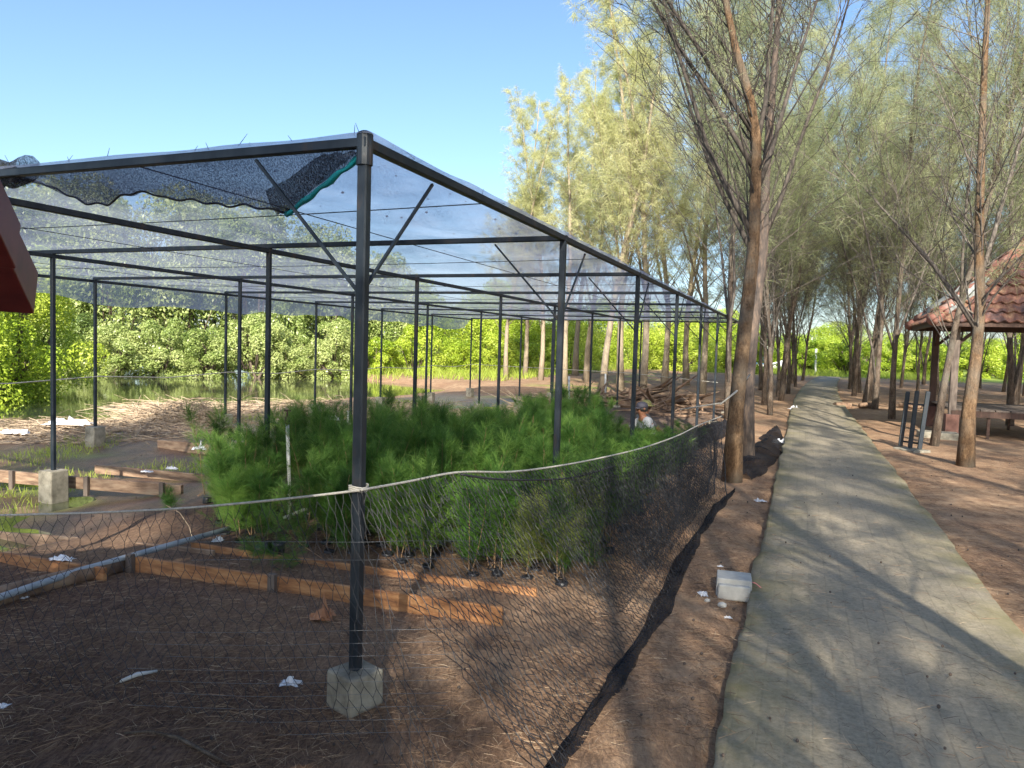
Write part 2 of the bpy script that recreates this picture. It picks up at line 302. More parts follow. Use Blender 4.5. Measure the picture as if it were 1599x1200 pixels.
# ------------------------------------------------------------------ ground, path, water
def build_ground():
    n = 520; s = np.linspace(-1, 1, n)
    gx = np.sinh(s * 5.6) / math.sinh(5.6) * 900; k = np.linspace(-.62, 1, n); gy = 4 + np.sinh(k * 5.6) / math.sinh(5.6) * 1100
    X, Y = np.meshgrid(gx, gy); Z = ground_h(X, Y); V = np.stack([X, Y, Z], -1).reshape(-1, 3)
    i = np.arange(n * n).reshape(n, n); F = np.stack([i[:-1, :-1], i[:-1, 1:], i[1:, 1:], i[1:, :-1]], -1).reshape(-1, 4)
    me = np_mesh('ground', V, F); me.polygons.foreach_set('use_smooth', [True] * len(F))
    x, y = V[:, 0], V[:, 1]; u, v = UV(x, y); nn = vn(x * 1.3, y * 1.3) - .5; n2 = vn(x * .4 + 5, y * .4) - .5
    inside = sst(-.25, .5, v + nn * .5)
    mud = np.clip(inside * sst(1.2, 2.6, u + nn) * (1 - sst(19, 24, u)) * (.75 + .9 * sst(1.0, 3.5, v)), 0, 1)
    bank = sst(6.8, 8.2, v + nn) * sst(3, 5, u) * (1 - sst(12, 13, v)); mud *= 1 - .8 * bank
    green = np.clip(sst(50, 60, u + 6 * n2) + sst(12, 20, v + 4 * n2) * sst(27, 33, u + 3 * n2) + sst(60, 90, np.hypot(x, y)), 0, 1)
    green = np.clip(green + .8 * sst(.1, .35, nn) * sst(4.5, 6, v) * (1 - sst(7, 9, v)), 0, 1)
    dark = np.clip(sst(-.3, .9, v + nn) * (1 - sst(6, 9, u)) * .6 + (1 - sst(-.2, .8, u + nn * 2)) * (1 - sst(1.0, 1.6, -v + nn)) * .75, 0, 1)  # mask for foreground shade painted into the soil colour, left and front
    wet = sst(3.2, 4.5, v + nn) * (1 - sst(9, 12, v)) * (1 - sst(19, 22, u))
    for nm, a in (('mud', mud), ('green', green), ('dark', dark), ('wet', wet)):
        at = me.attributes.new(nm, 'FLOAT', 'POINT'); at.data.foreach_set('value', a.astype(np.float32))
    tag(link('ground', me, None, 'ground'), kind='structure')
    # pond
    b = MB(); P = [W(-30, 3.2, WATER), W(30, 3.2, WATER), W(30, 90, WATER), W(-30, 90, WATER)]; b.add(P, [(0, 1, 2, 3)][::1])
    tag(b.build('water', 'water'), kind='structure')
build_ground()
def pathv(u): return -.55 * np.clip((np.asarray(u, float) - 18) / 23, 0, 1.6) ** 2
def build_path():
    us = np.concatenate([np.arange(-9, 12, .12), np.arange(12, 54, .4)]); cols = np.array([-3.03, -3.0, -2.9, -2.6, -2.28, -1.95, -1.66, -1.56, -1.53])
    V = []; E = []
    for u in us:
        for k, c in enumerate(cols):
            e = (vn(u * 2.3, k * 9.1) - .5) * .05 + (vn(u * 9, k * 5.1) - .5) * .02 if k in (0, 1, 7, 8) else 0
            p = W(u, c + e + float(pathv(u))); z = .035 + .01 * float(vn(u * .7, c * .7)) - (.012 if k in (0, 8) else 0)
            V.append((p.x, p.y, z)); E.append({0: 1, 8: 1, 1: .95, 7: .95, 2: .55, 6: .6, 3: .12, 5: .15}.get(k, 0))
    nc = len(cols); m = len(us)
    for i in range(m):                         # side skirts
        for k in (0, nc - 1): x, y, z = V[i * nc + k]; V.append((x, y, z - .14)); E.append(1)
    F = [(i * nc + k, i * nc + k + 1, (i + 1) * nc + k + 1, (i + 1) * nc + k) for i in range(m - 1) for k in range(nc - 1)]
    o = m * nc
    F += [(o + 2 * i, i * nc, (i + 1) * nc, o + 2 * i + 2) for i in range(m - 1)] + [(i * nc + nc - 1, o + 2 * i + 1, o + 2 * i + 3, (i + 1) * nc + nc - 1) for i in range(m - 1)]
    me = np_mesh('path', np.array(V), np.array(F)); at = me.attributes.new('edge', 'FLOAT', 'POINT'); at.data.foreach_set('value', np.array(E, np.float32))
    tag(link('path', me, None, 'path'), kind='structure')
build_path()
def strips(P, D, Lg, wd, bend=None):           # flat tapered blades, two segments: P base, D unit direction, Lg length, wd width
    n = len(P); r = np.random.RandomState(n % 977); Q = r.normal(size=(n, 3)); S = np.cross(D, Q); S /= np.linalg.norm(S, axis=1)[:, None] + 1e-9
    Lg = np.broadcast_to(Lg, n)[:, None]; wd = np.broadcast_to(wd, n)[:, None] / 2
    mid = P + D * Lg * .55; tip = P + D * Lg
    if bend is not None: mid = mid + bend * .25; tip = tip + bend
    V = np.stack([P - S * wd, P + S * wd, mid - S * wd * .8, mid + S * wd * .8, tip], 1).reshape(-1, 3)
    b = np.arange(n)[:, None] * 5
    F = np.concatenate([b + [0, 1, 3], b + [0, 3, 2], b + [2, 3, 4]], 0); return V, F
def litter():
    r = np.random.RandomState(3); n = 95000; y = 2.0 + r.rand(n) ** 1.3 * 10; x = -.78 * y + r.rand(n) * 1.55 * y; u, v = UV(x, y)
    dn = vn(x * 2.2, y * 2.2) + .3 * (vn(x * 7, y * 7) - .5); onp = (v < -1.5) & (v > -3.05)
    k = (dn > .30) & ~((v > 2.2) & (u > 1.2)) & (~onp | (r.rand(n) < .10)); x, y, onp = x[k], y[k], onp[k]; n = len(x)
    z = np.where(onp, .047, ground_h(x, y) + .006); a = r.rand(n) * 6.283; D = np.stack([np.cos(a), np.sin(a), r.rand(n) * .22], 1); D /= np.linalg.norm(D, axis=1)[:, None]
    bend = np.stack([r.normal(0, .015, n), r.normal(0, .015, n), -D[:, 2] * .06], 1)
    V, F = strips(np.stack([x, y, z], 1), D, .04 + r.rand(n) * .08, .0015 + .0009 * r.rand(n), bend)
    m, t, b = nodes('fallen_needles'); g = N(t, 'ShaderNodeNewGeometry'); c = ramp(t, g.outputs['Random Per Island'], [(0, (.06, .04, .03)), (.45, (.19, .11, .065)), (.85, (.38, .25, .15)), (1, (.52, .40, .27))])
    t.links.new(c, b.inputs['Base Color']); b.inputs['Roughness'].default_value = .8
    tag(link('needle_litter', np_mesh('needle_litter', V, F), None, m), 'fallen brown casuarina needles strewn over the soil and path edge', 'needle litter', kind='stuff')
    b = MB()
    for _ in range(420):
        y = 2.3 + rng.random() ** 1.5 * 9; x = rng.uniform(-.7, .75) * y; u, v = UV(x, y)
        if -3.05 < v < -1.5 and rng.random() < .8: continue
        s = rng.uniform(.005, .009); z = (.05 if -3.05 < v < -1.5 else gh(x, y)) + s
        b.lathe([(s * .3, -s), (s, -s * .4), (s, s * .5), (s * .3, s * 1.1)], (x, y, z), 6)
    tag(b.build('fallen_cones', 'bark_dark', None, True), 'tiny dark casuarina cones dotted over the brown soil', 'cones', kind='stuff')
litter()

# ------------------------------------------------------------------ casuarina trees
def rotdir(az, el): return np.array([math.cos(az) * math.cos(el), math.sin(az) * math.cos(el), math.sin(el)])
def grow_limb(rg, p, d, Lg, n=5, rise=.12, wob=.09):
    pts = [np.array(p, float)]; d = np.array(d, float)
    for i in range(n):
        d = d + rg.normal(0, wob, 3) + np.array([0, 0, rise / n * (1 if i < n * .7 else -1.0)]); d /= np.linalg.norm(d); pts.append(pts[-1] + d * Lg / n)
    return pts
def casuarina(seed, h=10, r0=.10, lean=(0, 0), nl=30, needles=26000, nw=.0045, first=.2, leader=None, fork=None, spread=.30, bias=None, ndl=(.12, .30), bare=.34, el=(35, 68), twigs=6, drop=.12, lk=.2):
    """returns trunk MB mesh and needle mesh; local origin at the base"""
    rg = np.random.RandomState(seed); mb = MB(); lb = MB(); nP = []; nD = []
    if leader is None:
        n = 10; pts = [np.zeros(3)]; d = np.array([lean[0], lean[1], 1.0])
        for i in range(n):
            d = d + rg.normal(0, .05, 3) * [1, 1, .3]; d[2] = max(d[2], .8); dd = d / np.linalg.norm(d); pts.append(pts[-1] + dd * h / n)
        pts[0] = pts[0] - np.array([0, 0, .12])
    else: pts = [np.array(p, float) for p in leader]
    def along(pts, t):
        s = t * (len(pts) - 1); i = min(int(s), len(pts) - 2); return pts[i] * (1 - (s - i)) + pts[i + 1] * (s - i)
    rad = [r0 * (1.35 if i == 0 else 1) * (1 - .86 * i / (len(pts) - 1)) for i in range(len(pts))]
    rad[1] = max(rad[1], r0 * .93); mb.tube(pts, rad, 9); stems = [(pts, r0, first)]
    for (t0, az, el_, ln) in (fork or []):
        q = grow_limb(rg, along(pts, t0), rotdir(az, el_), ln, 7, .25, .06); rr = r0 * (1 - .86 * t0) * .54
        lb.tube(q, [rr * (1 - .85 * i / 7) for i in range(8)], 7); stems.append((q, rr, .12))
    for pts_, rr0, fst in stems:
        N_ = nl if pts_ is pts else int(nl * .6)
        for k in range(N_):
            t = fst + (1 - fst) * (k + rg.rand()) / N_ * .98; p = along(pts_, t); az = rg.rand() * 6.283
            if bias is not None and rg.rand() < .6: az = bias + rg.normal(0, .6)
            e = R(el[0] + rg.rand() * (el[1] - el[0])); Lg = h * spread * (1.05 - .75 * t) * (.6 + .7 * rg.rand())
            q = grow_limb(rg, p, rotdir(az, e), Lg, 6); lr = max(.006, rr0 * (1 - .8 * t) * lk)
            lb.tube(q, [max(.003, lr * (1 - .85 * i / 6)) for i in range(7)], 4, False)
            dead = t < bare and rg.rand() < .75
            for j in range(twigs):
                s = .25 + .75 * (j + rg.rand()) / twigs; b = along(q, min(s, .999)); dl = q[-1] - q[0]; dl /= np.linalg.norm(dl)
                d = dl + rg.normal(0, .5, 3); d[2] += .15; d /= np.linalg.norm(d); tl = Lg * (.16 + .28 * rg.rand())
                tw = grow_limb(rg, b, d, tl, 4, -.1, .13); lb.tube(tw, [.0055, .0045, .0035, .003, .002], 3, False)
                if dead: continue
                for c in range(4): nP.append(along(tw, .15 + .85 * rg.rand())); nD.append(d)
            if not dead:
                for c in range(5): nP.append(along(q, .45 + .55 * rg.rand())); nD.append(dl)
    nP = np.array(nP); nD = np.array(nD); k = max(1, int(needles / len(nP))); P = np.repeat(nP, k, 0); D = np.repeat(nD, k, 0); n = len(P)
    cz = rg.rand(len(nP)); keep = np.repeat(cz, k) > drop
    P = P + rg.normal(0, .055, (n, 3)); D = D * .7 + rg.normal(0, .55, (n, 3)) + np.array([0, 0, -.25]); D /= np.linalg.norm(D, axis=1)[:, None]
    P, D = P[keep], D[keep]; n = len(P); Lg = ndl[0] + (ndl[1] - ndl[0]) * rg.rand(n); bend = np.stack([np.zeros(n), np.zeros(n), -Lg * (.15 + .35 * rg.rand(n))], 1)
    V, F = strips(P, D, Lg, nw * (.7 + .6 * rg.rand(n)), bend)
    return mb.mesh('trunk', True), np_mesh('crown', V, F), lb.mesh('branches', True)
class Kind:
    def __init__(s, mats, **kw): s.kw = kw; s.mats = mats; s.me = None
    def place(s, loc, label, group, rz=0, scl=1, name='casuarina_tree', cat='tree'):
        if s.me is None: s.me = casuarina(**s.kw)
        root = empty(name, loc, label, cat, group, rz); root.scale = (scl, scl, scl)
        link('trunk', s.me[0], root, s.mats[0]); link('crown', s.me[1], root, s.mats[1]); link('branches', s.me[2], root, s.mats[2]); return root
KN = [Kind(('bark', 'needle', 'limb'), seed=20 + i, h=12.5, r0=.072, lean=((i % 3 - 1) * .07, (i % 2) * .05), nl=58, fork=[(.05 + .09 * (i % 3), i * 1.3, 1.32, 8)] + ([(.16, i * 2 + 2, 1.2, 6)] if i % 2 else []), needles=58000, nw=.0052, spread=.27, first=.14, bare=.36, twigs=10, drop=.36) for i in range(6)]
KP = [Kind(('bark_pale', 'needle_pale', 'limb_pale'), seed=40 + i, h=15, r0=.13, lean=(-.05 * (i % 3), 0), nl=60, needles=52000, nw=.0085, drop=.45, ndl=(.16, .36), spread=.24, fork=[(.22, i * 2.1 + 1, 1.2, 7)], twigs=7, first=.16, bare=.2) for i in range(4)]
KB = [Kind(('bark', 'needle', 'limb'), seed=60 + i, h=10.5, r0=.10, nl=60, needles=21000, nw=.009, ndl=(.14, .34), spread=.30, drop=.5, lk=.24, twigs=9) for i in range(3)]
def local(pts, base): return [np.array(p - base) for p in pts]
def rep(a, lo, hi, s=1.0): return a
# --- the near pair on the left of the path, measured along their trunks
b1 = onG(1143, 752); d1 = b1.y
t1 = [dp(1143, 760, d1), dp(1150, 640, d1), dp(1163, 520, d1 + .05), dp(1176, 400, d1 + .1), dp(1180, 300, d1 + .15), dp(1182, 220, d1 + .15), dp(1172, 155, d1 + .1), dp(1150, 80, d1), dp(1133, 0, d1 - .1), dp(1118, -110, d1 - .2), dp(1095, -260, d1 - .3), dp(1080, -420, d1 - .3)]
me = casuarina(seed=3, h=8, r0=.10, leader=local(t1, b1), nl=36, needles=15000, nw=.0035, first=.26, spread=.36, bias=2.6, bare=.75, el=(44, 72), twigs=6, fork=[(.44, 1.1, 1.33, 4.6), (.36, .5, 1.1, 4.2), (.40, 2.75, 1.0, 4.6), (.30, 2.95, .92, 4.4), (.46, 3.3, .9, 4.2)], ndl=(.12, .28))
o = empty('casuarina_tree', b1, 'leaning orange-brown casuarina trunk at the end of the white rope, left of the path', 'tree'); link('trunk', me[0], o, 'bark_tan'); link('crown', me[1], o, 'needle'); link('branches', me[2], o, 'limb_dark')
b2 = onG(1172, 672); d2 = b2.y * .72; b2 = Vector((ray(1170, 690).x * d2, d2, 0)); b2.z = gh(b2.x, b2.y)
t2 = [dp(1166, 700, d2), dp(1168, 600, d2), dp(1178, 500, d2), dp(1192, 390, d2), dp(1196, 280, d2), dp(1204, 180, d2), dp(1213, 60, d2), dp(1222, -60, d2), dp(1235, -250, d2), dp(1240, -420, d2)]
t2[0].z = b2.z - .1
me = casuarina(seed=8, h=9, r0=.105, leader=local(t2, b2), nl=44, needles=18000, nw=.004, first=.3, spread=.3, bare=.6, fork=[(.35, .4, 1.15, 5), (.3, 3.0, 1.1, 4)], twigs=6)
o = empty('casuarina_tree', b2, 'dark-trunked casuarina just behind the leaning near tree, black netting round its foot', 'tree'); link('trunk', me[0], o, 'bark_dark'); link('crown', me[1], o, 'needle'); link('branches', me[2], o, 'limb_dark')
b3 = onG(1508, 728); d3 = b3.y
t3 = [dp(1507, 738, d3), dp(1513, 640, d3), dp(1524, 560, d3), dp(1531, 480, d3), dp(1529, 380, d3), dp(1532, 260, d3), dp(1537, 120, d3), dp(1543, 0, d3), dp(1548, -160, d3), dp(1555, -380, d3)]
me = casuarina(seed=13, h=8.5, r0=.10, leader=local(t3, b3), nl=46, needles=15000, nw=.0035, first=.26, spread=.34, bare=.72, fork=[(.38, .2, 1.2, 4.5), (.28, 2.9, 1.0, 4)], twigs=6)
o = empty('casuarina_tree', b3, 'yellowish casuarina trunk nearest on the right of the path, in front of the tiled pavilion', 'tree'); link('trunk', me[0], o, 'bark_tan'); link('crown', me[1], o, 'needle'); link('branches', me[2], o, 'limb')
ORD = ['first', 'second', 'third', 'fourth', 'fifth', 'sixth', 'seventh', 'eighth', 'ninth', 'tenth', 'eleventh', 'twelfth', 'thirteenth', 'fourteenth']
def gr(u, v): p = W(u, v); p.z = gh(p.x, p.y); return p
# left row beyond the near pair, then the right row
for k, (u, v) in enumerate([(17.5, -1.05), (20.8, -.75), (23.4, -1.15), (25.8, -1.0), (28.2, -1.3), (31.5, -.9), (35, -1.5), (39, -1.3), (44, -1.8)]):
    KN[(k * 2 + 1) % 6].place(gr(u, v), f'slender casuarina, {ORD[k]} beyond the near pair in the row left of the path', 'casuarinas lining the left of the path', rz=k * 2.1, scl=.85 + .08 * (k % 3))
for k, (u, v) in enumerate([(12.4, -4.05), (18.2, -3.95), (21.8, -3.85), (22.6, -3.6), (26, -4.0), (29, -3.7), (32, -4.1), (35.5, -3.9), (39, -4.2), (44, -4.4)]):
    KN[(k * 5 + 2) % 6].place(gr(u, v), f'casuarina, {ORD[k]} after the pavilion trunk in the row right of the path', 'casuarinas lining the right of the path', rz=k * 1.7 + .4, scl=.88 + .09 * (k % 3))
# grove on the right
k = 0
for u in np.arange(11, 50, 3.6):
    for v in np.arange(-7.6, -28, -3.3):
        uu, vv = u + rng.uniform(-1.2, 1.2), v + rng.uniform(-1.2, 1.2)
        if uu < 18.6 and vv > -9.2: continue
        if vv < -8 - uu * .55: continue
        KN[k % 6].place(gr(uu, vv), 'casuarina in the grove behind and beside the tiled pavilion', 'casuarinas of the grove on the right', rz=rng.random() * 6.28, scl=rng.uniform(.8, 1.15)); k += 1
# between nursery and far meadow, left of the path
for k, (px, d, z_) in enumerate([(792, 33, .78), (822, 36, .86), (846, 33, .84), (884, 31, .88), (918, 34, 1.0), (943, 26, .95), (972, 27, 1.0), (1006, 26, .98), (1040, 30, 1.0), (900, 40, 1.15), (1075, 34, 1.05), (1100, 27, .9)]):
    p_ = Vector((ray(px, 540).x * d, d, 0)); p_.z = gh(p_.x, p_.y)
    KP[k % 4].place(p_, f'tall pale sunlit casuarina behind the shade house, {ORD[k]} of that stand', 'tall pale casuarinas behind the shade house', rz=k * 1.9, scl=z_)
for k, (u, v) in enumerate([(15.5, -.2), (30, -.2), (36, 0), (42, 1.2)]):
    KN[(k + 3) % 6].place(gr(u, v), f'casuarina standing back from the left row, {ORD[k]} counted away from the shade house end', 'casuarinas set back behind the left row', rz=k * 2.6, scl=1.1)
# unseen trees behind the viewpoint; small first set added to shade the left foreground
for k, (x, y, s) in enumerate([(-3.4, -4.6, .36), (-2.0, -4.9, .38), (-.7, -4.4, .36), (.4, -4.7, .36), (-4.8, -4.2, .36), (-1.3, -3.6, .32)]):
    KN[k % 6].place(Vector((x, y, gh(x, y))), 'young casuarina added behind the viewpoint to shade the left foreground', 'young casuarinas added behind the viewpoint', rz=k * 1.1, scl=s)
for k, (u, v, s) in enumerate([(-1.6, -4.1, .9), (-5, -4.0, 1.0), (-8.5, -4.2, 1.05), (-12, -4, 1), (-16, -4.1, 1), (-6, -.9, .9), (-10, -1, 1), (-14, -1.1, 1.1), (0, -7.4, 1), (-4.4, -7.2, 1.0), (-9, -7.5, 1.1), (-14, -7, 1), (2.6, -10.5, 1), (-2.5, -10.4, 1), (-8, -11, 1), (4.5, -13.5, 1.1), (-2, -14, 1.1), (-9.5, 2.4, 1), (-14, 4.0, 1.1), (5.5, -8.6, .95)]):
    KB[k % 3].place(gr(u, v), 'casuarina standing behind the viewpoint, shading the foreground', 'casuarinas behind the viewpoint', rz=k * 1.37, scl=s)

# ------------------------------------------------------------------ mangroves and bushes
def leafy(seed, rx, ry, h, leaves=15000, size=.12, clumps=46, low=.04, stems=5):
    rg = np.random.RandomState(seed); C = []; Rr = []
    for i in range(clumps):
        a = rg.rand() * 6.283; rr = math.sqrt(rg.rand()); z = low + (1 - low) * rg.rand() ** .8; k = math.sqrt(max(.05, 1 - (z * .92) ** 2.4)); q = rg.uniform(.10, .20) * h * .8
        C.append((rx * rr * k * math.cos(a), ry * rr * k * math.sin(a), h * z - q * .5)); Rr.append(q)
    C = np.array(C); Rr = np.array(Rr); w_ = Rr ** 2 / (Rr ** 2).sum(); ix = rg.choice(clumps, leaves, p=w_); D = rg.normal(size=(leaves, 3)); D[:, 2] = D[:, 2] * .8 + .35
    D /= np.linalg.norm(D, axis=1)[:, None]; rad = (.72 + .36 * rg.rand(leaves) ** .7)[:, None]; P = C[ix] + D * Rr[ix][:, None] * rad
    P[:, 2] = np.maximum(P[:, 2], .02 + .1 * rg.rand(leaves))
    nrm = D * .6 + rg.normal(0, .5, (leaves, 3)) + [0, 0, .25]; nrm /= np.linalg.norm(nrm, axis=1)[:, None]; t = np.cross(nrm, rg.normal(size=(leaves, 3))); t /= np.linalg.norm(t, axis=1)[:, None]; b = np.cross(nrm, t)
    s = (size * (.6 + .7 * rg.rand(leaves)))[:, None]
    V = np.stack([P - t * s * .55, P - b * s * .26 + t * s * .05, P + t * s * .55 - nrm * s * .1, P + b * s * .26 + t * s * .05], 1).reshape(-1, 3); F = np.arange(leaves * 4).reshape(-1, 4)
    mb = MB()
    for i in range(stems):
        c = C[rg.randint(clumps)]; a = rg.rand() * 6.28; p0 = np.array([.5 * math.cos(a), .5 * math.sin(a), -.35]); mb.tube([p0, p0 * .4 + c * .35 + rg.normal(0, .1, 3), c * .75 + rg.normal(0, .15, 3), c], [.09, .07, .05, .02], 6)
    for i in range(stems * 3):
        c = C[rg.randint(clumps)]; mb.tube([np.array([c[0] * .4, c[1] * .4, h * .15]), c * .7, c], [.04, .03, .012], 4)
    return mb.mesh('trunk', True), np_mesh('crown', V, F)
MG = [leafy(100 + i, 3.4, 3.0, 7.6, 22000, .17, 60) for i in range(4)]
ML = [leafy(120 + i, 2.0, 1.8, 3.2, 12000, .13, 40) for i in range(3)]
MF = [leafy(140 + i, 2.1, 1.9, 3.3, 26000, .075, 50) for i in range(2)]
def bush(me, p, label, group, cat='mangrove', mat='mangrove', rz=0, s=(1, 1, 1), name='mangrove_tree'):
    r = empty(name, p, label, cat, group, rz); r.scale = s; link('trunk', me[0], r, 'bark_mangrove'); c = link('crown', me[1].copy() if me[1].materials and me[1].materials[0] != MT[mat] else me[1], r, mat)
    if c.data.materials[0] != MT[mat]: c.data.materials[0] = MT[mat]
    return r
def bvar(meshes):                       # cache of one copy per material
    cache = {}
    def f(k, mat):
        if (k, mat) not in cache:
            a, b = meshes[k]; b2 = b.copy(); b2.materials.clear(); cache[(k, mat)] = (a, b2)
        return cache[(k, mat)]
    return f
vMG, vML, vMF = bvar(MG), bvar(ML), bvar(MF)
def at(px, d, z=0): r = ray(px, 540); return Vector((r.x * d, d, z))
# back wall of tall mangroves across the pond
for k, (px, d, s) in enumerate([(-180, 30, 1.0), (-60, 36, 1.15), (60, 37, 1.05), (170, 37, 1.0), (290, 38, 1.0), (400, 39, .98), (500, 41, .92), (590, 43, .80), (-300, 34, 1.2), (120, 43, 1.2), (340, 45, 1.15), (470, 47, .95)]):
    bush(vMG(k % 4, 'mangrove'), at(px, d, -.3), f'broad grey-green mangrove in the wall across the pond, {ORD[k]} counted from the left' if k < 8 else 'tall mangrove rising behind the wall of mangroves across the pond', 'mangroves across the pond', rz=k * 1.9, s=(s, s, s * 1.15))
for k, (px, d, s) in enumerate([(670, 44, .62), (745, 46, .66), (820, 47, .62), (890, 46, .58), (640, 50, .8), (780, 54, .85), (930, 56, .75), (1000, 58, .7), (1070, 62, .7), (1130, 64, .7)]):
    bush(vMG((k + 1) % 4, 'mangrove_yellow'), at(px, d, -.3), 'bright yellow-green mangrove seen between the middle posts of the shade house', 'yellow-green bushes behind the shade house', mat='mangrove_yellow', rz=k * 2.3, s=(s, s, s))
# low skirts of foliage along the waterline
for k, (px, d, s, y) in enumerate([(30, 31, 1.0, 0), (110, 32, .8, 0), (190, 31.5, .9, 0), (250, 32.5, .75, 0), (330, 33, .85, 0), (395, 33.5, .9, 0), (450, 34.5, .8, 0), (520, 35.5, .8, 0), (585, 37, .8, 1), (650, 39, .8, 1), (720, 41, .8, 1), (790, 42, .8, 1), (850, 43, .8, 1)]):
    mt = 'mangrove_yellow' if y else 'mangrove'
    bush(vML(k % 3, mt), at(px, d, -.3), f'low leafy mangrove shrub at the waterline, {ORD[k]} from the left', 'low shrubs along the far waterline', 'shrub', mt, k * 1.3, (s, s, s * (.8 + .25 * (k % 2))), 'mangrove_shrub')
for k, (px, d, s) in enumerate([(-20, 19, 1.25), (22, 21, .95), (-90, 17, 1.1)]):
    bush(vMF(k % 2, 'mangrove_yellow'), at(px, d, -.3), ['bright lime-green bush at the left edge below the maroon roof tiles', 'smaller lime-green bush right of the bright one at the left edge', 'lime-green bush outside the left edge'][k], None, 'shrub', 'mangrove_yellow', k * 2, (s, s, s * 1.05), 'green_bush')
# far treeline closing the view behind the meadow
for k in range(30):
    px = 560 + k * 52 + rng.uniform(-12, 12); d = rng.uniform(78, 96); s = rng.uniform(.75, 1.05)
    mt = 'mangrove_yellow' if k % 3 else 'mangrove'
    bush(vMG(k % 4, mt), at(px, d, -.1), 'far green tree in the line beyond the meadow', 'far treeline beyond the meadow', 'tree', mt, rng.random() * 6, (s, s, s * rng.uniform(.55, .8)), 'broadleaf_tree')
for k in range(16):
    px = 1010 + k * 40 + rng.uniform(-10, 10); d = rng.uniform(56, 70)
    bush(vML(k % 3, 'mangrove_yellow'), at(px, d, -.05), 'round lime-green bush at the far edge of the grove', 'lime-green bushes beyond the grove', 'shrub', 'mangrove_yellow', rng.random() * 6, (1.2, 1.2, .9), 'green_bush')

# ------------------------------------------------------------------ grass tufts (uncountable)
def grass():
    r = np.random.RandomState(8); Ps = []
    n = 26000; u = r.rand(n) * 16 + 1; v = 4.2 + r.rand(n) * 5.2; P = np.stack([X0 + u * di[0] + v * dj[0], Y0 + u * di[1] + v * dj[1]], 1)
    k = (vn(P[:, 0] * .9 + 2, P[:, 1] * .9) > .60); Ps.append((P[k], .10, .006))
    n = 40000; u = 24 + r.rand(n) * 40; v = -12 + r.rand(n) * 40; P = np.stack([X0 + u * di[0] + v * dj[0], Y0 + u * di[1] + v * dj[1]], 1)
    k = (u > 52 + 4 * vn(P[:, 0], P[:, 1])) | ((v > 10) & (u > 26)); Ps.append((P[k], .4, .03))
    VV = []; FF = []; o = 0
    for P, hh, wd in Ps:
        n = len(P); z = ground_h(P[:, 0], P[:, 1]) - .01; D = r.normal(0, .35, (n, 3)); D[:, 2] = 1; D /= np.linalg.norm(D, axis=1)[:, None]
        V, F = strips(np.column_stack([P, z]), D, hh * (.5 + r.rand(n)), wd, r.normal(0, hh * .2, (n, 3)) * [1, 1, 0]); VV.append(V); FF.append(F + o); o += len(V)
    tag(link('grass', np_mesh('grass', np.concatenate(VV), np.concatenate(FF)), None, 'grass'), 'short green grass on the pond margin and far meadow', 'grass', kind='stuff')
grass()

# ------------------------------------------------------------------ shade house
S = empty('shade_house', W(0, 0, 0), 'long dark steel frame roofed with black shade cloth over the seedling nursery', 'shade house')
Sinv = Vector(S.location)
def sh(mb, name, mat, parent=None, smooth=False):
    mb.v = [tuple(Vector(p) - Sinv) for p in mb.v]; return mb.build(name, mat, parent or S, smooth)
NI, NJ = 8, 4
def gz(i, j): p = W(i * BA, j * BB); return gh(p.x, p.y)
for i in range(NI):
    for j in range(NJ):
        if (i, j) in ((0, 2), (0, 3), (1, 3)): pass
        p = W(i * BA, j * BB); tz = .145 if (i, j) == (0, 0) else (.11 + .01 * ((i + j) % 3) if j >= 2 else .05)
        if (i, j) == (5, 0) : pass
        b = MB().bar((p.x, p.y, tz - .03), (p.x, p.y, RH), .047 if j == 0 else .042, bev=.25); po = sh(b, 'post', 'steel')
        cb = MB(); r = Matrix.Rotation(-YAW + (1.22 if (i, j) == (0, 0) else rng.uniform(-.06, .06)), 3, 'Z')
        top, bot = tz, min(gz(i, j), tz) - .2; cb.box((p.x, p.y, (top + bot) / 2), (.185, .185, top - bot) if (i, j) == (0, 0) else (.21, .21, top - bot), r, .97)
        bevel(sh(cb, 'footing', 'concrete', po), .012)
zB = RH - .005
for i in range(NI):
    b = MB().bar(W(i * BA, -.03, zB), W(i * BA, BB * 3 + .03, zB - .0), .041, bev=.2); sh(b, 'cross_beam', 'steel')
for j in range(NJ):
    zz = zB - .043
    b = MB().bar(W(-.03, j * BB, zz if j else zB - .001), W(BA * 7 + .03, j * BB, zz if j else zB - .001), .043, bev=.2); sh(b, 'roof_beam', 'steel')
for i in range(NI):
    b = MB().bar(W(i * BA + .02, 0, RH - .62), W(i * BA + .62 if i < NI - 1 else i * BA - .62, 0, RH - .05), .013); sh(b, 'brace', 'steel')
    b = MB().bar(W(i * BA, .02, RH - .64), W(i * BA, .58, RH - .04), .013); sh(b, 'brace', 'steel')
b = MB().tube([W(0, 0, RH - .1), W(0, 0, RH + .035), W(0, 0, RH + .045)], [.035, .035, .018], 10); sh(b, 'post_cap', 'steel')
def sag(a, c, n, s): return [Vector(a).lerp(Vector(c), k / n) - Vector((0, 0, s * 4 * (k / n) * (1 - k / n))) for k in range(n + 1)]
for i in range(7): sh(MB().tube(sag(W((i + .5) * BA, 0, RH + .005), W((i + .5) * BA, BB * 3, RH + .005), 14, .03), .004, 4), 'roof_wire', 'steel')
for j in range(3): sh(MB().tube(sag(W(0, (j + .5) * BB, RH + .008), W(BA * 7, (j + .5) * BB, RH + .008), 20, .02), .004, 4), 'roof_wire', 'steel')
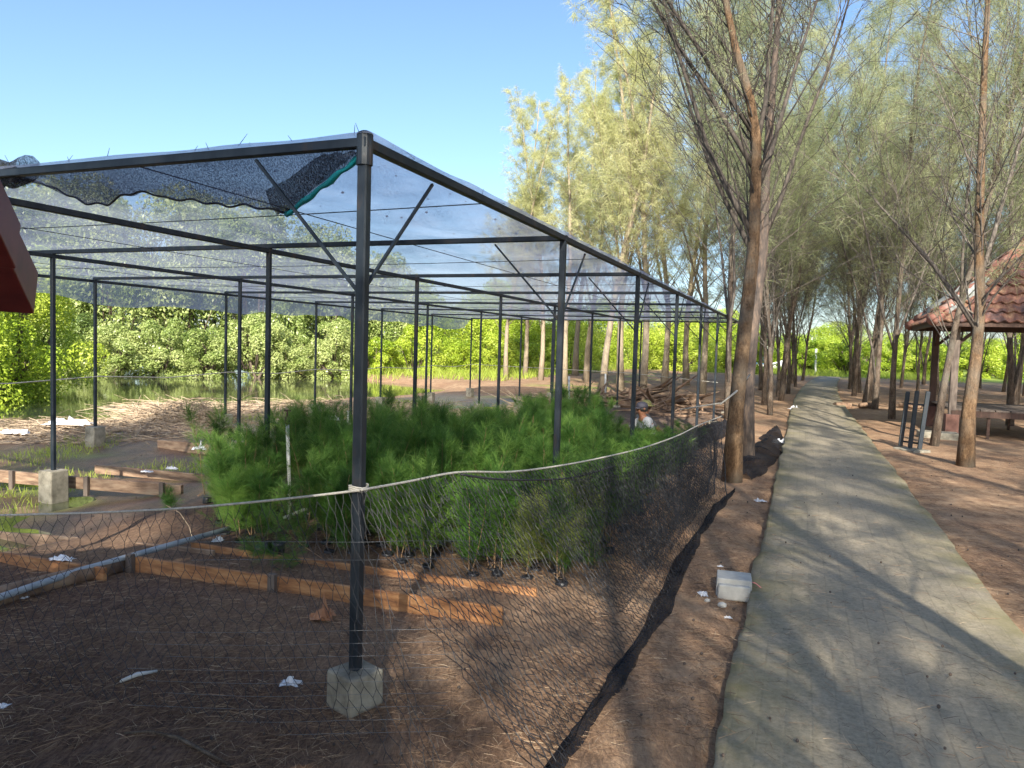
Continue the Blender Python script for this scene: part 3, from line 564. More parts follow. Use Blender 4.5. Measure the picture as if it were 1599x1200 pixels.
def roof_net():
    nu, nv = 180, 90; V = []; 
    for a in range(nu + 1):
        u = -.04 + (BA * 7 + .08) * a / nu
        for b in range(nv + 1):
            v = -.05 + (BB * 3 + .35) * b / nv; fu = (u / BA * 2) % 1; fv = (v / BB * 2) % 1
            s = .045 * math.sin(math.pi * fu) * math.sin(math.pi * fv) + .012 * float(vn(u * 3, v * 3)) ; z = RH + .034 - s
            if v > BB * 3 + .03: z -= (v - BB * 3) * (.9 + .6 * float(vn(u * 1.2, 3)))
            p = W(u, v, z); V.append(p)
    F = [(a * (nv + 1) + b, a * (nv + 1) + b + 1, (a + 1) * (nv + 1) + b + 1, (a + 1) * (nv + 1) + b) for a in range(nu) for b in range(nv)]
    m = MB(); m.add(V, F); sh(m, 'shade_net', 'net', None, True)
    # loose second layer hanging in the first bay
    nu, nv = 24, 170; m = MB(); V = []
    def onU(px, py, uc):                        # measured pixel on the upright plane u = uc
        q = ray(px, py); d = (uc + X0 * di[0] + Y0 * di[1]) / (q.x * di[0] + q.y * di[1]); return Vector((q.x * d, q.y * d, 1.6 + q.z * d))
    eg = [onU(a_, b_, .26) for a_, b_ in ((-60, 292), (0, 283), (60, 284), (95, 300), (130, 317), (165, 319), (185, 306), (212, 299), (240, 303), (262, 311), (290, 311), (320, 316), (350, 321), (382, 320), (418, 327), (446, 331))]
    eg = sorted((UV(q.x, q.y)[1], q.z) for q in eg); ev_ = [0.0] + [q[0] for q in eg]; ez_ = [RH - .03] + [q[1] for q in eg]; vmax = ev_[-1]
    eu = lambda v: .26 * float(sst(0, ev_[1], v)) * .98 + .02
    ez = lambda v: float(np.interp(v, ev_, ez_)) + .006 * math.sin(v * 37)
    for b in range(nv + 1):
        v = .02 + (vmax - .02) * b / nv; ud, zd = eu(v), ez(v)
        for a in range(nu + 1):
            t = a / nu; V.append(W(-.02 + (ud + .02) * t + .02 * math.sin(t * 5 + v * 6) * t, v, (RH - .01) * (1 - t ** 1.3) + zd * t ** 1.3 + .006 * math.sin(v * 23 + t * 4) * t))
    F = [(b * (nu + 1) + a, (b + 1) * (nu + 1) + a, (b + 1) * (nu + 1) + a + 1, b * (nu + 1) + a + 1) for b in range(nv) for a in range(nu)]
    m.add(V, F); sh(m, 'net_flap', 'net_fold', None, True)
    ee = [W(eu(v), v, ez(v)) for v in np.linspace(ev_[1], vmax, 140)]; sh(MB().tube(ee, .006, 5), 'flap_edge', 'mesh', None, True)
    # rolled fold with teal hem running from the front corner post
    A_ = Vector(W(.03, .03, RH - .03)); B_ = onU(446, 332, .27); A2 = Vector(W(.02, .22, RH - .03)); B2 = onU(415, 300, .20); m = MB(); V = []; n = 30
    for k in range(n + 1):
        c = A_.lerp(B_, k / n); c2 = A2.lerp(B2, k / n)
        for a in range(13):
            s = a / 12; V.append(c.lerp(c2, s) - Vector((0, 0, .05 * math.sin(math.pi * s) * (k / n) + .006 * math.sin(s * 16 + k * .25))))
    m.add(V, [(k * 13 + a, k * 13 + a + 1, (k + 1) * 13 + a + 1, (k + 1) * 13 + a) for k in range(n) for a in range(12)]); sh(m, 'net_fold', 'net_heap', None, True)
    m = MB().tube([A_.lerp(B_, k / 20) + Vector((.01, -.012, -.014 + .005 * math.sin(k * 1.3))) for k in range(21)], [.014 + .003 * math.sin(k) for k in range(21)], 6); sh(m, 'teal_hem', 'teal', None, True)
    # bunched cloth on the front beam and ties
    m = MB()
    for k in range(46):
        v = BB * 2 * rng.random(); p = W(rng.uniform(-.03, .03), v, RH + .03); m.tube([p, p + Vector((rng.gauss(0, .02), rng.gauss(0, .02), rng.uniform(.02, .06)))], [.002, .001], 3)
    for k in range(30):
        u = BA * 7 * rng.random(); p = W(u, rng.uniform(-.04, .0), RH + .02); m.tube([p, p + Vector((rng.gauss(0, .03), rng.gauss(0, .02), rng.uniform(.0, .05)))], [.002, .001], 3)
    sh(m, 'tie_string', 'mesh')
    V = []; m = MB(); n = 40                      # bunched roll at the far left of the front beam
    for k in range(n + 1):
        v = 2.15 + 1.2 * k / n; c = W(.05 + .16 * (k / n), v, RH + .03 - .05 * abs(math.sin(k * .35)) * .6)
        for a in range(10):
            th = 2 * math.pi * a / 10; rr = .05 + .035 * float(vn(k * .5, a * 1.3)); V.append(c + Vector((di[0] * math.cos(th) * rr, di[1] * math.cos(th) * rr, math.sin(th) * rr)))
    m.add(V, [(k * 10 + a, k * 10 + (a + 1) % 10, (k + 1) * 10 + (a + 1) % 10, (k + 1) * 10 + a) for k in range(n) for a in range(10)]); sh(m, 'bunched_net', 'net_heap', None, True)
    m = MB()                                    # leaves and cones caught on the cloth
    for k in range(90):
        u = .1 + rng.random() ** 1.3 * 4.5; v = .1 + rng.random() ** 1.2 * 4; s = rng.uniform(.005, .012); p = W(u, v, RH + .034 + s * .2)
        m.lathe([(s * .4, -s * .5), (s, 0), (s * .4, s * .6)], p, 6)
    sh(m, 'caught_cones', 'bark_dark')['kind'] = 'stuff'
roof_net()

# ------------------------------------------------------------------ black mesh fence on a white rope
def fence():
    F_ = empty('net_fence', W(0, 0, 0), 'black hexagonal mesh net hung from a pale sagging rope across the nursery front', 'net fence'); base = Vector(F_.location)
    p00 = W(0, 0); p01 = W(0, BB); tr = Vector((b1.x - .10, b1.y - .12, 0))
    topL = [dp(-60, 806, 4.2), dp(0, 805, 4.02), dp(150, 801, 3.83), dp(300, 793, 3.62), dp(450, 779, 3.37), dp(563, 766, 3.145)]
    topR = [dp(563, 766, 3.145), dp(640, 752, 3.45), dp(716, 738, 3.72), dp(800, 737, 4.3), dp(878, 727, 4.8), dp(950, 713, 5.45), dp(1010, 698, 6.2), dp(1060, 680, 7.1), dp(1092, 664, 7.9), dp(1128, 650, b1.y - .16)]
    botL = [gp(-200, 1020, .0), gp(0, 1060, .0), gp(150, 1090, .0), gp(330, 1120), gp(520, 1160), gp(700, 1230)]
    botR = [gp(700, 1230), gp(860, 1215), gp(920, 1110), gp(975, 1040), gp(1015, 985), gp(1045, 935), gp(1065, 890), gp(1088, 845), gp(1112, 810), gp(1135, 780)]
    def samp(c, t):
        s = t * (len(c) - 1); i = min(int(s), len(c) - 2); q = s - i
        a, b, e, d = c[max(i - 1, 0)], c[i], c[i + 1], c[min(i + 2, len(c) - 1)]
        return .5 * ((2 * b) + (e - a) * q + (2 * a - 5 * b + 4 * e - d) * q * q + (3 * b - a - 3 * e + d) * q ** 3)
    def hexnet(top, bot, nx, ny, name, wr, shear=0):
        mb = MB()
        def P(i, j):
            t = min(1, max(0, (i + shear * j) / nx)); s = j / ny; a = samp(top, t); b = samp(bot, t); p = a.lerp(b, s)
            w1 = float(vn(t * 14, s * 3)) - .5; w2 = float(vn(t * 30 + 5, s * 7)) - .5
            p = p + Vector((di[0] * -.3 + dj[0] * -.3, di[1] * -.3, 0)) * wr * (w1 * 1.4 + w2 * .5) * math.sin(math.pi * min(1, s * 1.1)) - Vector((0, 0, .12 * math.sin(math.pi * s) * (.5 + w1)))
            p = p + Vector((rng.gauss(0, .004), rng.gauss(0, .004), rng.gauss(0, .004)))
            g = gh(p.x, p.y) + .008; p.z = max(p.z, g); return p
        G = {}
        for i in range(nx + 1):
            for j in range(ny + 1):
                off = (.5 if j % 2 else 0); G[(i, j, 0)] = P(i + off, j * 1.0); G[(i, j, 1)] = P(i + off, min(ny, j + .42))
        def e(a, b, r): mb.tube([a, b], r, 3, False)
        r = .0015 if 'left' in name else .0019
        for i in range(nx):
            for j in range(ny):
                if rng.random() < .02: continue
                e(G[(i, j, 0)], G[(i, j, 1)], r)
                if j < ny:
                    if j % 2: a, b = (i, j + 1, 0), (min(nx, i + 1), j + 1, 0)
                    else: a, b = (max(0, i - 1), j + 1, 0), (i, j + 1, 0)
                    e(G[(i, j, 1)], G[a], r); e(G[(i, j, 1)], G[b], r)
        mb.v = [tuple(Vector(p) - base) for p in mb.v]; return mb.build(name, 'mesh', F_)
    hexnet(topL, botL, 46, 13, 'left_mesh', .22); hexnet(topR, botR, 110, 20, 'right_mesh', .30, .55)
    hexnet([p + Vector((-.05, .08, -.02)) for p in topR[3:]], [p + Vector((-.18, .12, 0)) for p in botR[3:]], 90, 22, 'right_mesh', .34, .9)
    hexnet([p + Vector((-.02, .12, -.03)) for p in topR[5:]], [p + Vector((-.08, .2, 0)) for p in botR[5:]], 90, 30, 'right_mesh', .4, .4)
    hexnet([p + Vector((.03, .05, -.05)) for p in topR[4:]], [p + Vector((-.14, .3, 0)) for p in botR[4:]], 110, 26, 'right_mesh', .45, 1.2)
    mb = MB()
    def rp(c, n, nm, r=.006, mat='rope'):
        m = MB(); m.tube([samp(c, k / n) - base for k in range(n + 1)], r, 6); return m.build(nm, mat, F_, True)
    rp(topL, 40, 'rope'); rp(topR, 60, 'rope')
    for k, py in enumerate((846, 874)):
        rp([dp(300, py + 1, 3.62), dp(420, py, 3.5), dp(556, py + 1, 3.15), dp(640, py - 1, 3.3), dp(745, py - 1, 3.6)], 14, 'nylon_line', .0012, 'nylon')
    for k in range(9):
        y = 985 + k * 20; rp([dp(200 + 30 * (k % 3), y + 2 - k, 3.1), dp(400, y + 3, 3.0), dp(556, y, 2.95 - .03 * k), dp(700, y - 3, 2.95)], 10, 'nylon_line', .0008, 'nylon')
    rp([dp(720, 741, 3.72), dp(770, 748, 3.9), dp(840, 750, 4.4), dp(900, 745, 5.0), dp(960, 728, 5.5)], 20, 'edge_cord', .006, 'mesh')
    # knot round the corner post
    m = MB(); c = W(0, 0, samp(topL, 1).z) - base
    for k in range(3): m.tube([c + Vector((.042 * math.cos(a), .042 * math.sin(a), k * .008 - .008 + .004 * math.sin(a * 2))) for a in np.linspace(0, 6.283, 13)], .004, 5)
    m.build('knot', 'rope', F_, True)
fence()
def heap(name, pts, wd, hgt, label, cat, seed=1, mat='net_heap', amp=1.0):
    V = []; n = 90; na = 13; P = [Vector(p) for p in pts]
    def samp(t):
        s = t * (len(P) - 1); i = min(int(s), len(P) - 2); return P[i].lerp(P[i + 1], s - i)
    for k in range(n + 1):
        t = k / n; c = samp(t); d = (samp(min(1, t + .02)) - samp(max(0, t - .02))).normalized(); sd = Vector((-d.y, d.x, 0))
        w_ = wd * (.6 + .8 * float(vn(k * .16, seed))) * (math.sin(math.pi * min(1, max(.02, t * 1.02))) ** .25)
        for a in range(na):
            s = a / (na - 1) - .5; z = hgt * (.35 + float(vn(k * .35 + seed, a * .9))) * math.cos(math.pi * s) ** .7 if abs(s) < .5 else 0
            q = c + sd * (w_ * s + .02 * (float(vn(k * .5, a + seed)) - .5)); q.z = gh(q.x, q.y) + .004 + z; V.append(q)
    m = MB(); m.add(V, [(k * na + a, k * na + a + 1, (k + 1) * na + a + 1, (k + 1) * na + a) for k in range(n) for a in range(na - 1)])
    return tag(m.build(name, mat, None, True), label, cat)
heap('netting_roll', [gp(830, 1240), gp(900, 1150), gp(955, 1075), gp(1000, 1005), gp(1035, 945), gp(1062, 885), gp(1090, 835), gp(1118, 795), gp(1148, 768)], .10, .035, 'long crumpled roll of black netting trailing on the soil beside the path', 'netting')
heap('netting_heap', [gp(1160, 748), gp(1185, 715), gp(1205, 690), gp(1212, 672)], .45, .10, 'dark heap of netting at the foot of the second tree beside the path', 'netting', 4)
heap('netting_heap', [gp(1075, 705), gp(1105, 680), gp(1135, 668)], .45, .18, 'dark bunched netting left of the leaning trunk under the rope end', 'netting', 7)

# ------------------------------------------------------------------ seedlings
def sapling(seed, h=.95, t0=.2, nb=24):
    rg = np.random.RandomState(seed); mb = MB(); nP = []; nD = []
    for s in range(2 + seed % 2):
        a = rg.rand() * 6.28; p = np.array([.03 * math.cos(a), .03 * math.sin(a), .10]); d = np.array([rg.normal(0, .10), rg.normal(0, .10), 1.0]); H = h * (.8 + .25 * rg.rand()); n = 6; pts = [p]
        for i in range(n): d = d + rg.normal(0, .06, 3); d /= np.linalg.norm(d); pts.append(pts[-1] + d * (H - .1) / n)
        mb.tube(pts, [.0045 * (1 - .7 * i / n) for i in range(n + 1)], 4, False)
        for k in range(nb):
            t = t0 + (1 - t0) * rg.rand(); q = t * n; i = min(int(q), n - 1); b = pts[i] * (1 - q + i) + pts[i + 1] * (q - i); az = rg.rand() * 6.28; dd = rotdir(az, R(42 + 34 * rg.rand())); ln = (.30 - .19 * t) * (.5 + rg.rand() * .8)
            for c in range(4): nP.append(b + dd * ln * (c + rg.rand()) / 4); nD.append(dd)
    nP = np.array(nP); nD = np.array(nD); k = 12; P = np.repeat(nP, k, 0) + rg.normal(0, .008, (len(nP) * k, 3)); D = np.repeat(nD, k, 0) + rg.normal(0, .42, (len(P), 3)) + [0, 0, .15]; D /= np.linalg.norm(D, axis=1)[:, None]
    n = len(P); Lg = .05 + .10 * rg.rand(n); V, F = strips(P, D, Lg, .0019, np.stack([np.zeros(n), np.zeros(n), -Lg * .25], 1))
    pm = MB().lathe([(.038, 0), (.042, .02), (.04, .05), (.045, .075), (.04, .077), (.036, .065)], (0, 0, 0), 9)
    return mb.mesh('stem', True), np_mesh('foliage', V, F), pm.mesh('pot', True)
SP = [sapling(200 + i, .82 + .06 * (i % 4)) for i in range(7)]
SD = [(a, b.copy(), c) for a, b, c in (sapling(220, .72, .04, 30), sapling(221, .66, .04, 30))]
SF = [sapling(230 + i, .8, .04, 34) for i in range(4)]
poly = [(-2.35, 5.75), (-.9, 5.25), (.42, 4.75), (1.15, 6.6), (2.0, 9.0), (3.05, 12.2), (.9, 12.4), (-.6, 10.0), (-1.6, 8.0), (-2.95, 7.1)]
def inpoly(x, y):
    c = False; j = len(poly) - 1
    for i in range(len(poly)):
        (xi, yi), (xj, yj) = poly[i], poly[j]
        if (yi > y) != (yj > y) and x < (xj - xi) * (y - yi) / (yj - yi) + xi: c = not c
        j = i
    return c
pA = dp(1019, 640, 11.2); pB = dp(995, 636, 11.8)
cand = []; PS = onG(453, 812)
for a in np.arange(-3.2, 3.3, .225):
    for b in np.arange(4.6, 12.6, .225):
        x, y = a + rng.uniform(-.07, .07), b + rng.uniform(-.07, .07)
        if inpoly(x, y) and min(math.hypot(x - pA.x, y - pA.y), math.hypot(x - pB.x, y - pB.y)) > .5 and not (abs(x - PS.x * y / PS.y) < .11 and y < PS.y + .1): cand.append((y, x))
cand.sort(); cand = [c for k, c in enumerate(cand) if k < 190 or k % 2 == 0][:296]; fr = set(sorted(cand, key=lambda c: c[0] + .33 * c[1])[:34])
gname = 'casuarina saplings in black bags in the nursery bed'
for k, (y, x) in enumerate(cand):
    front = (y, x) in fr; dry = (x > .0 and y < 5.6 and rng.random() < .6); me = SD[k % 2] if dry else (SF[k % 4] if front else SP[rng.randrange(7)])
    u, v = UV(x, y); bump_ = 1 + .20 * math.sin(u * 1.1 + 1) * math.cos(v * 1.3) + rng.uniform(-.22, .22)
    bump_ *= .85
    if x < -1.4: bump_ *= .9
    if y > 8.2 and x > y * .12: bump_ *= .80
    if .12 * y < x < .24 * y: bump_ = bump_ * .85 if y < 7.6 else (.68 if y < 9.2 else .52)
    zb_ = -.045 if front else -.01
    r = empty('casuarina_sapling', (x, y, gh(x, y) + zb_), 'yellowing dry casuarina sapling at the near right corner of the bed' if dry else 'wispy green casuarina sapling in a black bag, packed in the nursery bed', 'sapling', ('yellowing ' + gname) if dry else gname, rng.random() * 6.28)
    r.scale = (1.0, 1.0, bump_); r.rotation_euler = (rng.gauss(0, .07), rng.gauss(0, .07), rng.random() * 6.28)
    link('stem', me[0], r, 'stem'); link('foliage', me[1], r, 'sapling_dry' if dry else 'sapling'); link('pot', me[2], r, 'pot')
# drooping stray seedling tufts in front
for k, (px, py) in enumerate([(255, 800), (300, 785), (545, 885), (520, 890)]):
    p = onG(px, py); r = empty('casuarina_sapling', p, 'small green sapling lying over, ' + ['leftmost on the dark mud', 'near the bed corner on the mud', 'by the corner post', 'just left of the corner post'][k], 'sapling', None, k * 1.1)
    r.rotation_euler = (1.1, .3 * k, k * 1.3 + .5); r.scale = (.6, .6, .6); r.location.z += .03; me = SP[k]; link('stem', me[0], r, 'stem'); link('foliage', me[1], r, 'sapling')

# ------------------------------------------------------------------ boards, pipes, logs
def board(a, b, h_, th, label, mat='board', stakes=(), name='timber_board', z0=None):
    a = Vector(a); b = Vector(b); r = empty(name, a, label, 'board'); d = b - a; n = max(2, int(d.length / .25)); sd = Vector((-d.y, d.x, 0)).normalized() * th / 2; V = []
    for k in range(n + 1):
        p = d * (k / n); wz = .008 * (float(vn(k * .4, a.x * 3)) - .5) * 2
        V += [p - sd + Vector((0, 0, -.06)), p + sd + Vector((0, 0, -.06)), p + sd + Vector((0, 0, h_ + wz)), p - sd + Vector((0, 0, h_ + wz))]
    F = [(k * 4 + i, k * 4 + (i + 1) % 4, (k + 1) * 4 + (i + 1) % 4, (k + 1) * 4 + i) for k in range(n) for i in range(4)] + [(3, 2, 1, 0), (n * 4, n * 4 + 1, n * 4 + 2, n * 4 + 3)]
    m = MB(); m.add(V, F); bevel(m.build('plank', mat, r), .004)
    for t in stakes:
        c = d * t; side = -1 if (sd.y > 0) else 1; q = c + sd * (side * 2.0)
        MB().box(q + Vector((0, 0, h_ / 2 - .05)), (.05, .035, h_ + .14), Matrix.Rotation(math.atan2(d.y, d.x), 3, 'Z')).build('stake', 'wood_grey', r)
    return r
board(onG(214, 893), onG(785, 977), .105, .028, 'lit orange-brown plank edging the front of the seedling bed behind the corner post', stakes=(-.01, .42))
board(onG(-60, 872), onG(165, 908), .085, .028, 'orange-brown plank at the left edge beyond the grey pipe', stakes=())
board(onG(-60, 832), onG(335, 868), .045, .025, 'greyed low plank on the left between the mud and the front plank', 'board_grey')
board(onG(300, 858), onG(838, 932), .05, .025, 'thin plank along the feet of the saplings with a lit orange end', 'board')
board(gp(-80, 738, -.05), gp(285, 768, -.08), .07, .05, 'weathered plank crossing the wet mud just behind the left footing', 'board_grey', (.30, .62, .93))
board(gp(150, 732, -.12), gp(330, 748, -.12), .05, .04, 'thin greyed plank on the silt behind the weathered one', 'board_grey')
board(gp(248, 697, -.16), gp(372, 708, -.16), .10, .05, 'dark plank on the far side of the silt patch', 'board_grey', (.7,))
board(gp(398, 706, -.16), gp(475, 712, -.16), .10, .05, 'short plank between the dark posts and the white standpipe', 'board_grey', (.5,))
board(gp(478, 682, -.12), gp(538, 687, -.12), .12, .04, 'small reddish plank lying by the pond margin', 'board', (.4,))
def tubeobj(name, pts, r, mat, label, cat, n=8, smooth=True):
    m = MB().tube([Vector(p) for p in pts], r, n); return tag(m.build(name, mat, None, smooth), label, cat)
tubeobj('water_pipe', [gp(-80, 962, .07), gp(0, 933, .07), gp(120, 893, .075), gp(250, 856, .075), gp(380, 820, .06)], .022, 'pvc_blue', 'long blue-grey pipe lying across the front bed on the left', 'pipe')
st = empty('standpipe', onG(453, 812), 'white standpipe with a dark tap rising from the saplings', 'standpipe'); stl = Vector(st.location)
MB().tube([Vector((0, 0, .0)), Vector((-.01, .0, .35)), Vector((-.035, 0, .88))], .017, 8).build('riser', 'pvc', st, True)
m = MB(); m.tube([Vector((-.035, 0, .86)), Vector((-.035, 0, .93))], .022, 8); m.tube([Vector((-.035, 0, .91)), Vector((-.01, -.05, .90)), Vector((-.01, -.06, .87))], .011, 6); m.tube([Vector((-.035, 0, .93)), Vector((-.035, 0, .985))], .009, 6); m.bar((-.065, 0, .985), (-.005, 0, .985), .016); m.build('tap', 'wood_dark', st, True)
MB().tube([Vector((-.05, -.02, .02)), gp(505, 790, .04) - stl + Vector((0, 0, .03))], .016, 8).build('branch_pipe', 'pvc', st, True)
tubeobj('log', [onG(-60, 962) + Vector((0, 0, .03)), onG(10, 938) + Vector((0, 0, .035)), onG(110, 912) + Vector((0, 0, .04)), onG(196, 890) + Vector((0, 0, .04))], [.065, .062, .056, .05], 'log', 'dark weathered log lying under the grey pipe at the left', 'log', 10)
def upright(px, pt, pb, label, d=None, r=.02, mat='pvc', name='white_pole'):
    b = gp(px, pb, -.15)
    if r > .08: b = Vector((ray(px, 560).x * 58, 58, 0))
    t = dp(px, pt, b.y); return tubeobj(name, [b, t], r, mat, label, 'pole')
upright(544, 642, 684, 'short white pole right of the little red plank'); upright(889, 588, 640, 'thin white pole in front of the pile, left one', r=.03); upright(946, 584, 636, 'thin white pole in front of the driftwood pile, right one', r=.03)
tubeobj('boundary_rope', [W(0, 8.7, .8)] + [W(k * BA / 2, 8.46, .92 - .06 * (k % 2)) for k in range(1, 15)] + [W(21, 3.5, .8), W(18.5, .4, .72)], .009, 'rope', 'pale rope strung post to post along the pond side', 'rope', 5)
tubeobj('tie_rope', [dp(1128, 650, b1.y - .16) + Vector((0, 0, .16)), dp(1062, 640, 9.6), W(12, -.3, .6)], .007, 'rope', 'thin rope from the leaning trunk back to a far post', 'rope', 5)
tubeobj('tie_rope', [dp(1125, 632, b1.y - .17), dp(1150, 612, b1.y - .15), dp(1172, 585, d2 - .2)], .012, 'rope', 'frayed pale rope looped between the two near trunks', 'rope', 5)

# ------------------------------------------------------------------ heaps of reed, driftwood, twigs
def twigs(name, c, rx, ry, hh, n, ln, label, cat, mat='dry', r=(.006, .014), seed=1, kind=None, flat=.25):
    rg = random.Random(seed); m = MB()
    for _ in range(n):
        a = rg.random() * 6.283; q = math.sqrt(rg.random()); x = c[0] + rx * q * math.cos(a); y = c[1] + ry * q * math.sin(a); zt = hh * (1 - q * q) * rg.random(); az = rg.random() * 6.283; L_ = ln * rg.uniform(.4, 1.1)
        d = Vector((math.cos(az), math.sin(az), rg.gauss(0, flat))).normalized(); p = Vector((x, y, max(gh(x, y), WATER) + zt + .01)); k = Vector((rg.gauss(0, .06), rg.gauss(0, .06), rg.gauss(0, .05))) * L_
        e = p + d * L_; e.z = max(e.z, max(gh(e.x, e.y), WATER) + .005); m.tube([p, p.lerp(e, .5) + k, e], [rg.uniform(*r), rg.uniform(*r) * .8, .004], 3, False)
    return tag(m.build(name, mat), label, cat, kind=kind)
cR = gp(275, 655, -.1); twigs('reed_heap', (cR.x, cR.y), 1.25, .7, .36, 1300, .6, 'heap of dry brown reeds and twigs at the pond edge', 'brush heap', r=(.004, .009))
cR2 = gp(80, 665, -.1); twigs('reed_litter', (cR2.x - .3, cR2.y), 3.4, 1.9, .10, 2400, .6, 'flattened dry reeds strewn along the left pond bank', 'reed litter', r=(.004, .009), seed=2, kind='stuff', flat=.12)
cR3 = gp(470, 640, -.1); twigs('branch_litter', (cR3.x + .6, cR3.y + .8), 5.5, 2.3, .10, 1700, 1.0, 'dead sticks strewn along the bank behind the shade house', 'branch litter', r=(.006, .014), seed=3, kind='stuff', flat=.10)
cD = onG(985, 618); cD.y -= 4; cD = Vector((ray(985, 600).x * 21, 21, 0)); twigs('driftwood_pile', (cD.x, cD.y), 2.0, .9, .42, 110, 1.6, 'pile of grey and orange driftwood and branches behind the crouching workers', 'wood pile', 'log', (.03, .09), 4)
cD2 = Vector((ray(900, 600).x * 21.5, 21.5, 0)); twigs('branch_pile', (cD2.x, cD2.y), 2.0, .9, .32, 260, 1.2, 'low pile of pale sunlit branches left of the driftwood', 'wood pile', 'dry', (.012, .03), 5)
twigs('brush_pile', tuple(W(16, 1.2))[:2], 1.0, .8, .2, 60, 1.1, 'brown brush heaped behind the near trees at the shade house end', 'wood pile', 'log', (.012, .035), 6)

# ------------------------------------------------------------------ small things on the ground
def crumple(p, s, label, mat='white', name='plastic_scrap', cat='litter', flat=.5, seed=0):
    rg = np.random.RandomState(seed); n = 9; V = []
    for a in range(n):
        for b in range(n):
            x, y = (a / (n - 1) - .5), (b / (n - 1) - .5); k = 1 - .35 * rg.rand(); V.append(Vector((p.x + s[0] * x * k + rg.normal(0, s[0] * .05), p.y + s[1] * y * k + rg.normal(0, s[1] * .05), p.z + .004 + abs(rg.normal(0, 1)) * flat * s[0] * .28 * (1 - x * x * 3) * (1 - y * y * 3))))
    m = MB(); m.add(V, [(a * n + b, a * n + b + 1, (a + 1) * n + b + 1, (a + 1) * n + b) for a in range(n - 1) for b in range(n - 1)]); o = m.build(name, mat)
    so_ = o.modifiers.new('thick', 'SOLIDIFY'); so_.thickness = .0015; return tag(o, label, cat)
crumple(onG(455, 1069), (.10, .07), 'crumpled white plastic scrap on shaded soil left of the corner footing', seed=1)
crumple(onG(341, 846), (.09, .09), 'white plastic bag at the foot of the saplings by the plank', flat=1.0, seed=2)
crumple(onG(98, 894), (.16, .07), 'white plastic strip lying on the log under the pipe', seed=3).location.z += .08
crumple(onG(28, 935), (.14, .06), 'pale plastic wrapper in front of the log at the left edge', seed=4)
crumple(onG(4, 1105), (.05, .05), 'small white scrap at the bottom left edge', seed=5)
crumple(onG(1098, 930), (.07, .10), 'pale crushed cup left of the concrete block', seed=6, flat=1)
crumple(onG(1137, 966), (.05, .03), 'tiny white scrap below the concrete block', seed=7)
crumple(onG(1125, 886), (.05, .03), 'tiny white scrap above the concrete block', seed=8)
crumple(onG(1218, 693), (.35, .2), 'white plastic sheet on the soil at the left path edge', seed=9)
crumple(onG(1188, 784), (.14, .08), 'white crumpled wrapper beside the path near the netting heap', seed=10)
crumple(onG(1240, 640), (.3, .2), 'small white bag beside the path among the far trunks', seed=11, flat=1)
crumple(gp(110, 663, -.05), (.8, .5), 'large white plastic sheet on the reeds behind the shade house', seed=12, flat=.4)
crumple(gp(25, 678, -.1), (.5, .2), 'flat white litter on the left bank', seed=13)
crumple(gp(268, 733, -.08), (.16, .08), 'white scrap on the silt left of the saplings', seed=14); crumple(gp(230, 738, -.08), (.16, .06), 'flat white lid on the silt behind the plank', seed=15)
crumple(gp(312, 703, -.1), (.22, .1), 'cream foam piece on the dark plank', seed=16, flat=1)
crumple(gp(517, 657, -.1), (.5, .2), 'pale plastic sheet near the pond footing', seed=17)
crumple(onG(502, 968), (.17, .11), 'curled brown leaf in front of the orange plank', 'leafbrown', 'fallen_leaf', 'leaf', 1.2, 18)
crumple(onG(1550, 1003) + Vector((0, 0, .06)), (.16, .2), 'brown flattened card on the right side of the path', 'board', 'cardboard_piece', 'litter', .04, 19)
tubeobj('stick', [onG(188, 1068) + Vector((0, 0, .01)), onG(215, 1060) + Vector((0, 0, .02)), onG(246, 1052) + Vector((0, 0, .012))], [.008, .011, .006], 'pvc', 'bleached flat stick on the shaded soil at lower left', 'stick', 5)
tubeobj('fallen_branch', [onG(195, 1148) + Vector((0, 0, .008)), onG(235, 1150) + Vector((0, 0, .02)), onG(280, 1160) + Vector((0, 0, .02)), onG(320, 1180) + Vector((0, 0, .015)), onG(360, 1200) + Vector((0, 0, .01))], [.004, .006, .007, .007, .006], 'bark', 'thin curved bare branch at the bottom left', 'branch', 6)
for k, (px, py, tilt) in enumerate([(412, 868, 1.35), (435, 868, .1)]):
    p = onG(px, py); r = Matrix.Rotation(tilt, 3, 'Y'); m = MB(); m.lathe([(.040, -.05), (.048, -.03), (.047, .03), (.052, .05), (.044, .05), (.038, .03)], p + Vector((0, 0, .052)), 12, r)
    tag(m.build('plant_pot', 'pot', None, True), ['black plant pot lying on its side in front of the saplings', 'black plant pot standing upright in front of the saplings'][k], 'pot')
def stickarc(pts, label): tubeobj('dry_stem', pts, [.004, .004, .003, .002], 'dry', label, 'stem', 4)
p = onG(302, 846); stickarc([p, p + Vector((-.05, .05, .10)), p + Vector((-.15, .1, .20)), p + Vector((-.28, .14, .25))], 'long bent dry stem arching over the mud left of the saplings')
p = onG(672, 892); stickarc([p, p + Vector((.0, .03, .16)), p + Vector((-.06, .06, .28)), p + Vector((-.18, .08, .36))], 'tan arched dry stem in front of the green saplings')
# split concrete block and pink string
pb_ = onG(1146, 935); cb = empty('concrete_block', pb_, 'pale split concrete block at the left edge of the path', 'concrete block', None, -YAW + .1)
bevel(MB().box((0, .09, .065), (.23, .20, .13), None, .97).build('block_body', 'concrete_pale', cb), .007)
bevel(MB().box((0, -.035, .05), (.21, .045, .10), None, .95).build('broken_face', 'concrete_pale', cb), .01)
tubeobj('pink_string', [pb_ + Vector((.09, .05, .11)), pb_ + Vector((.16, .05, .09)), pb_ + Vector((.20, .02, .06)), pb_ + Vector((.28, .0, .055)), pb_ + Vector((.36, -.03, .052))], .003, 'pink', 'pink plastic string trailing from the concrete block onto the path', 'string', 5)
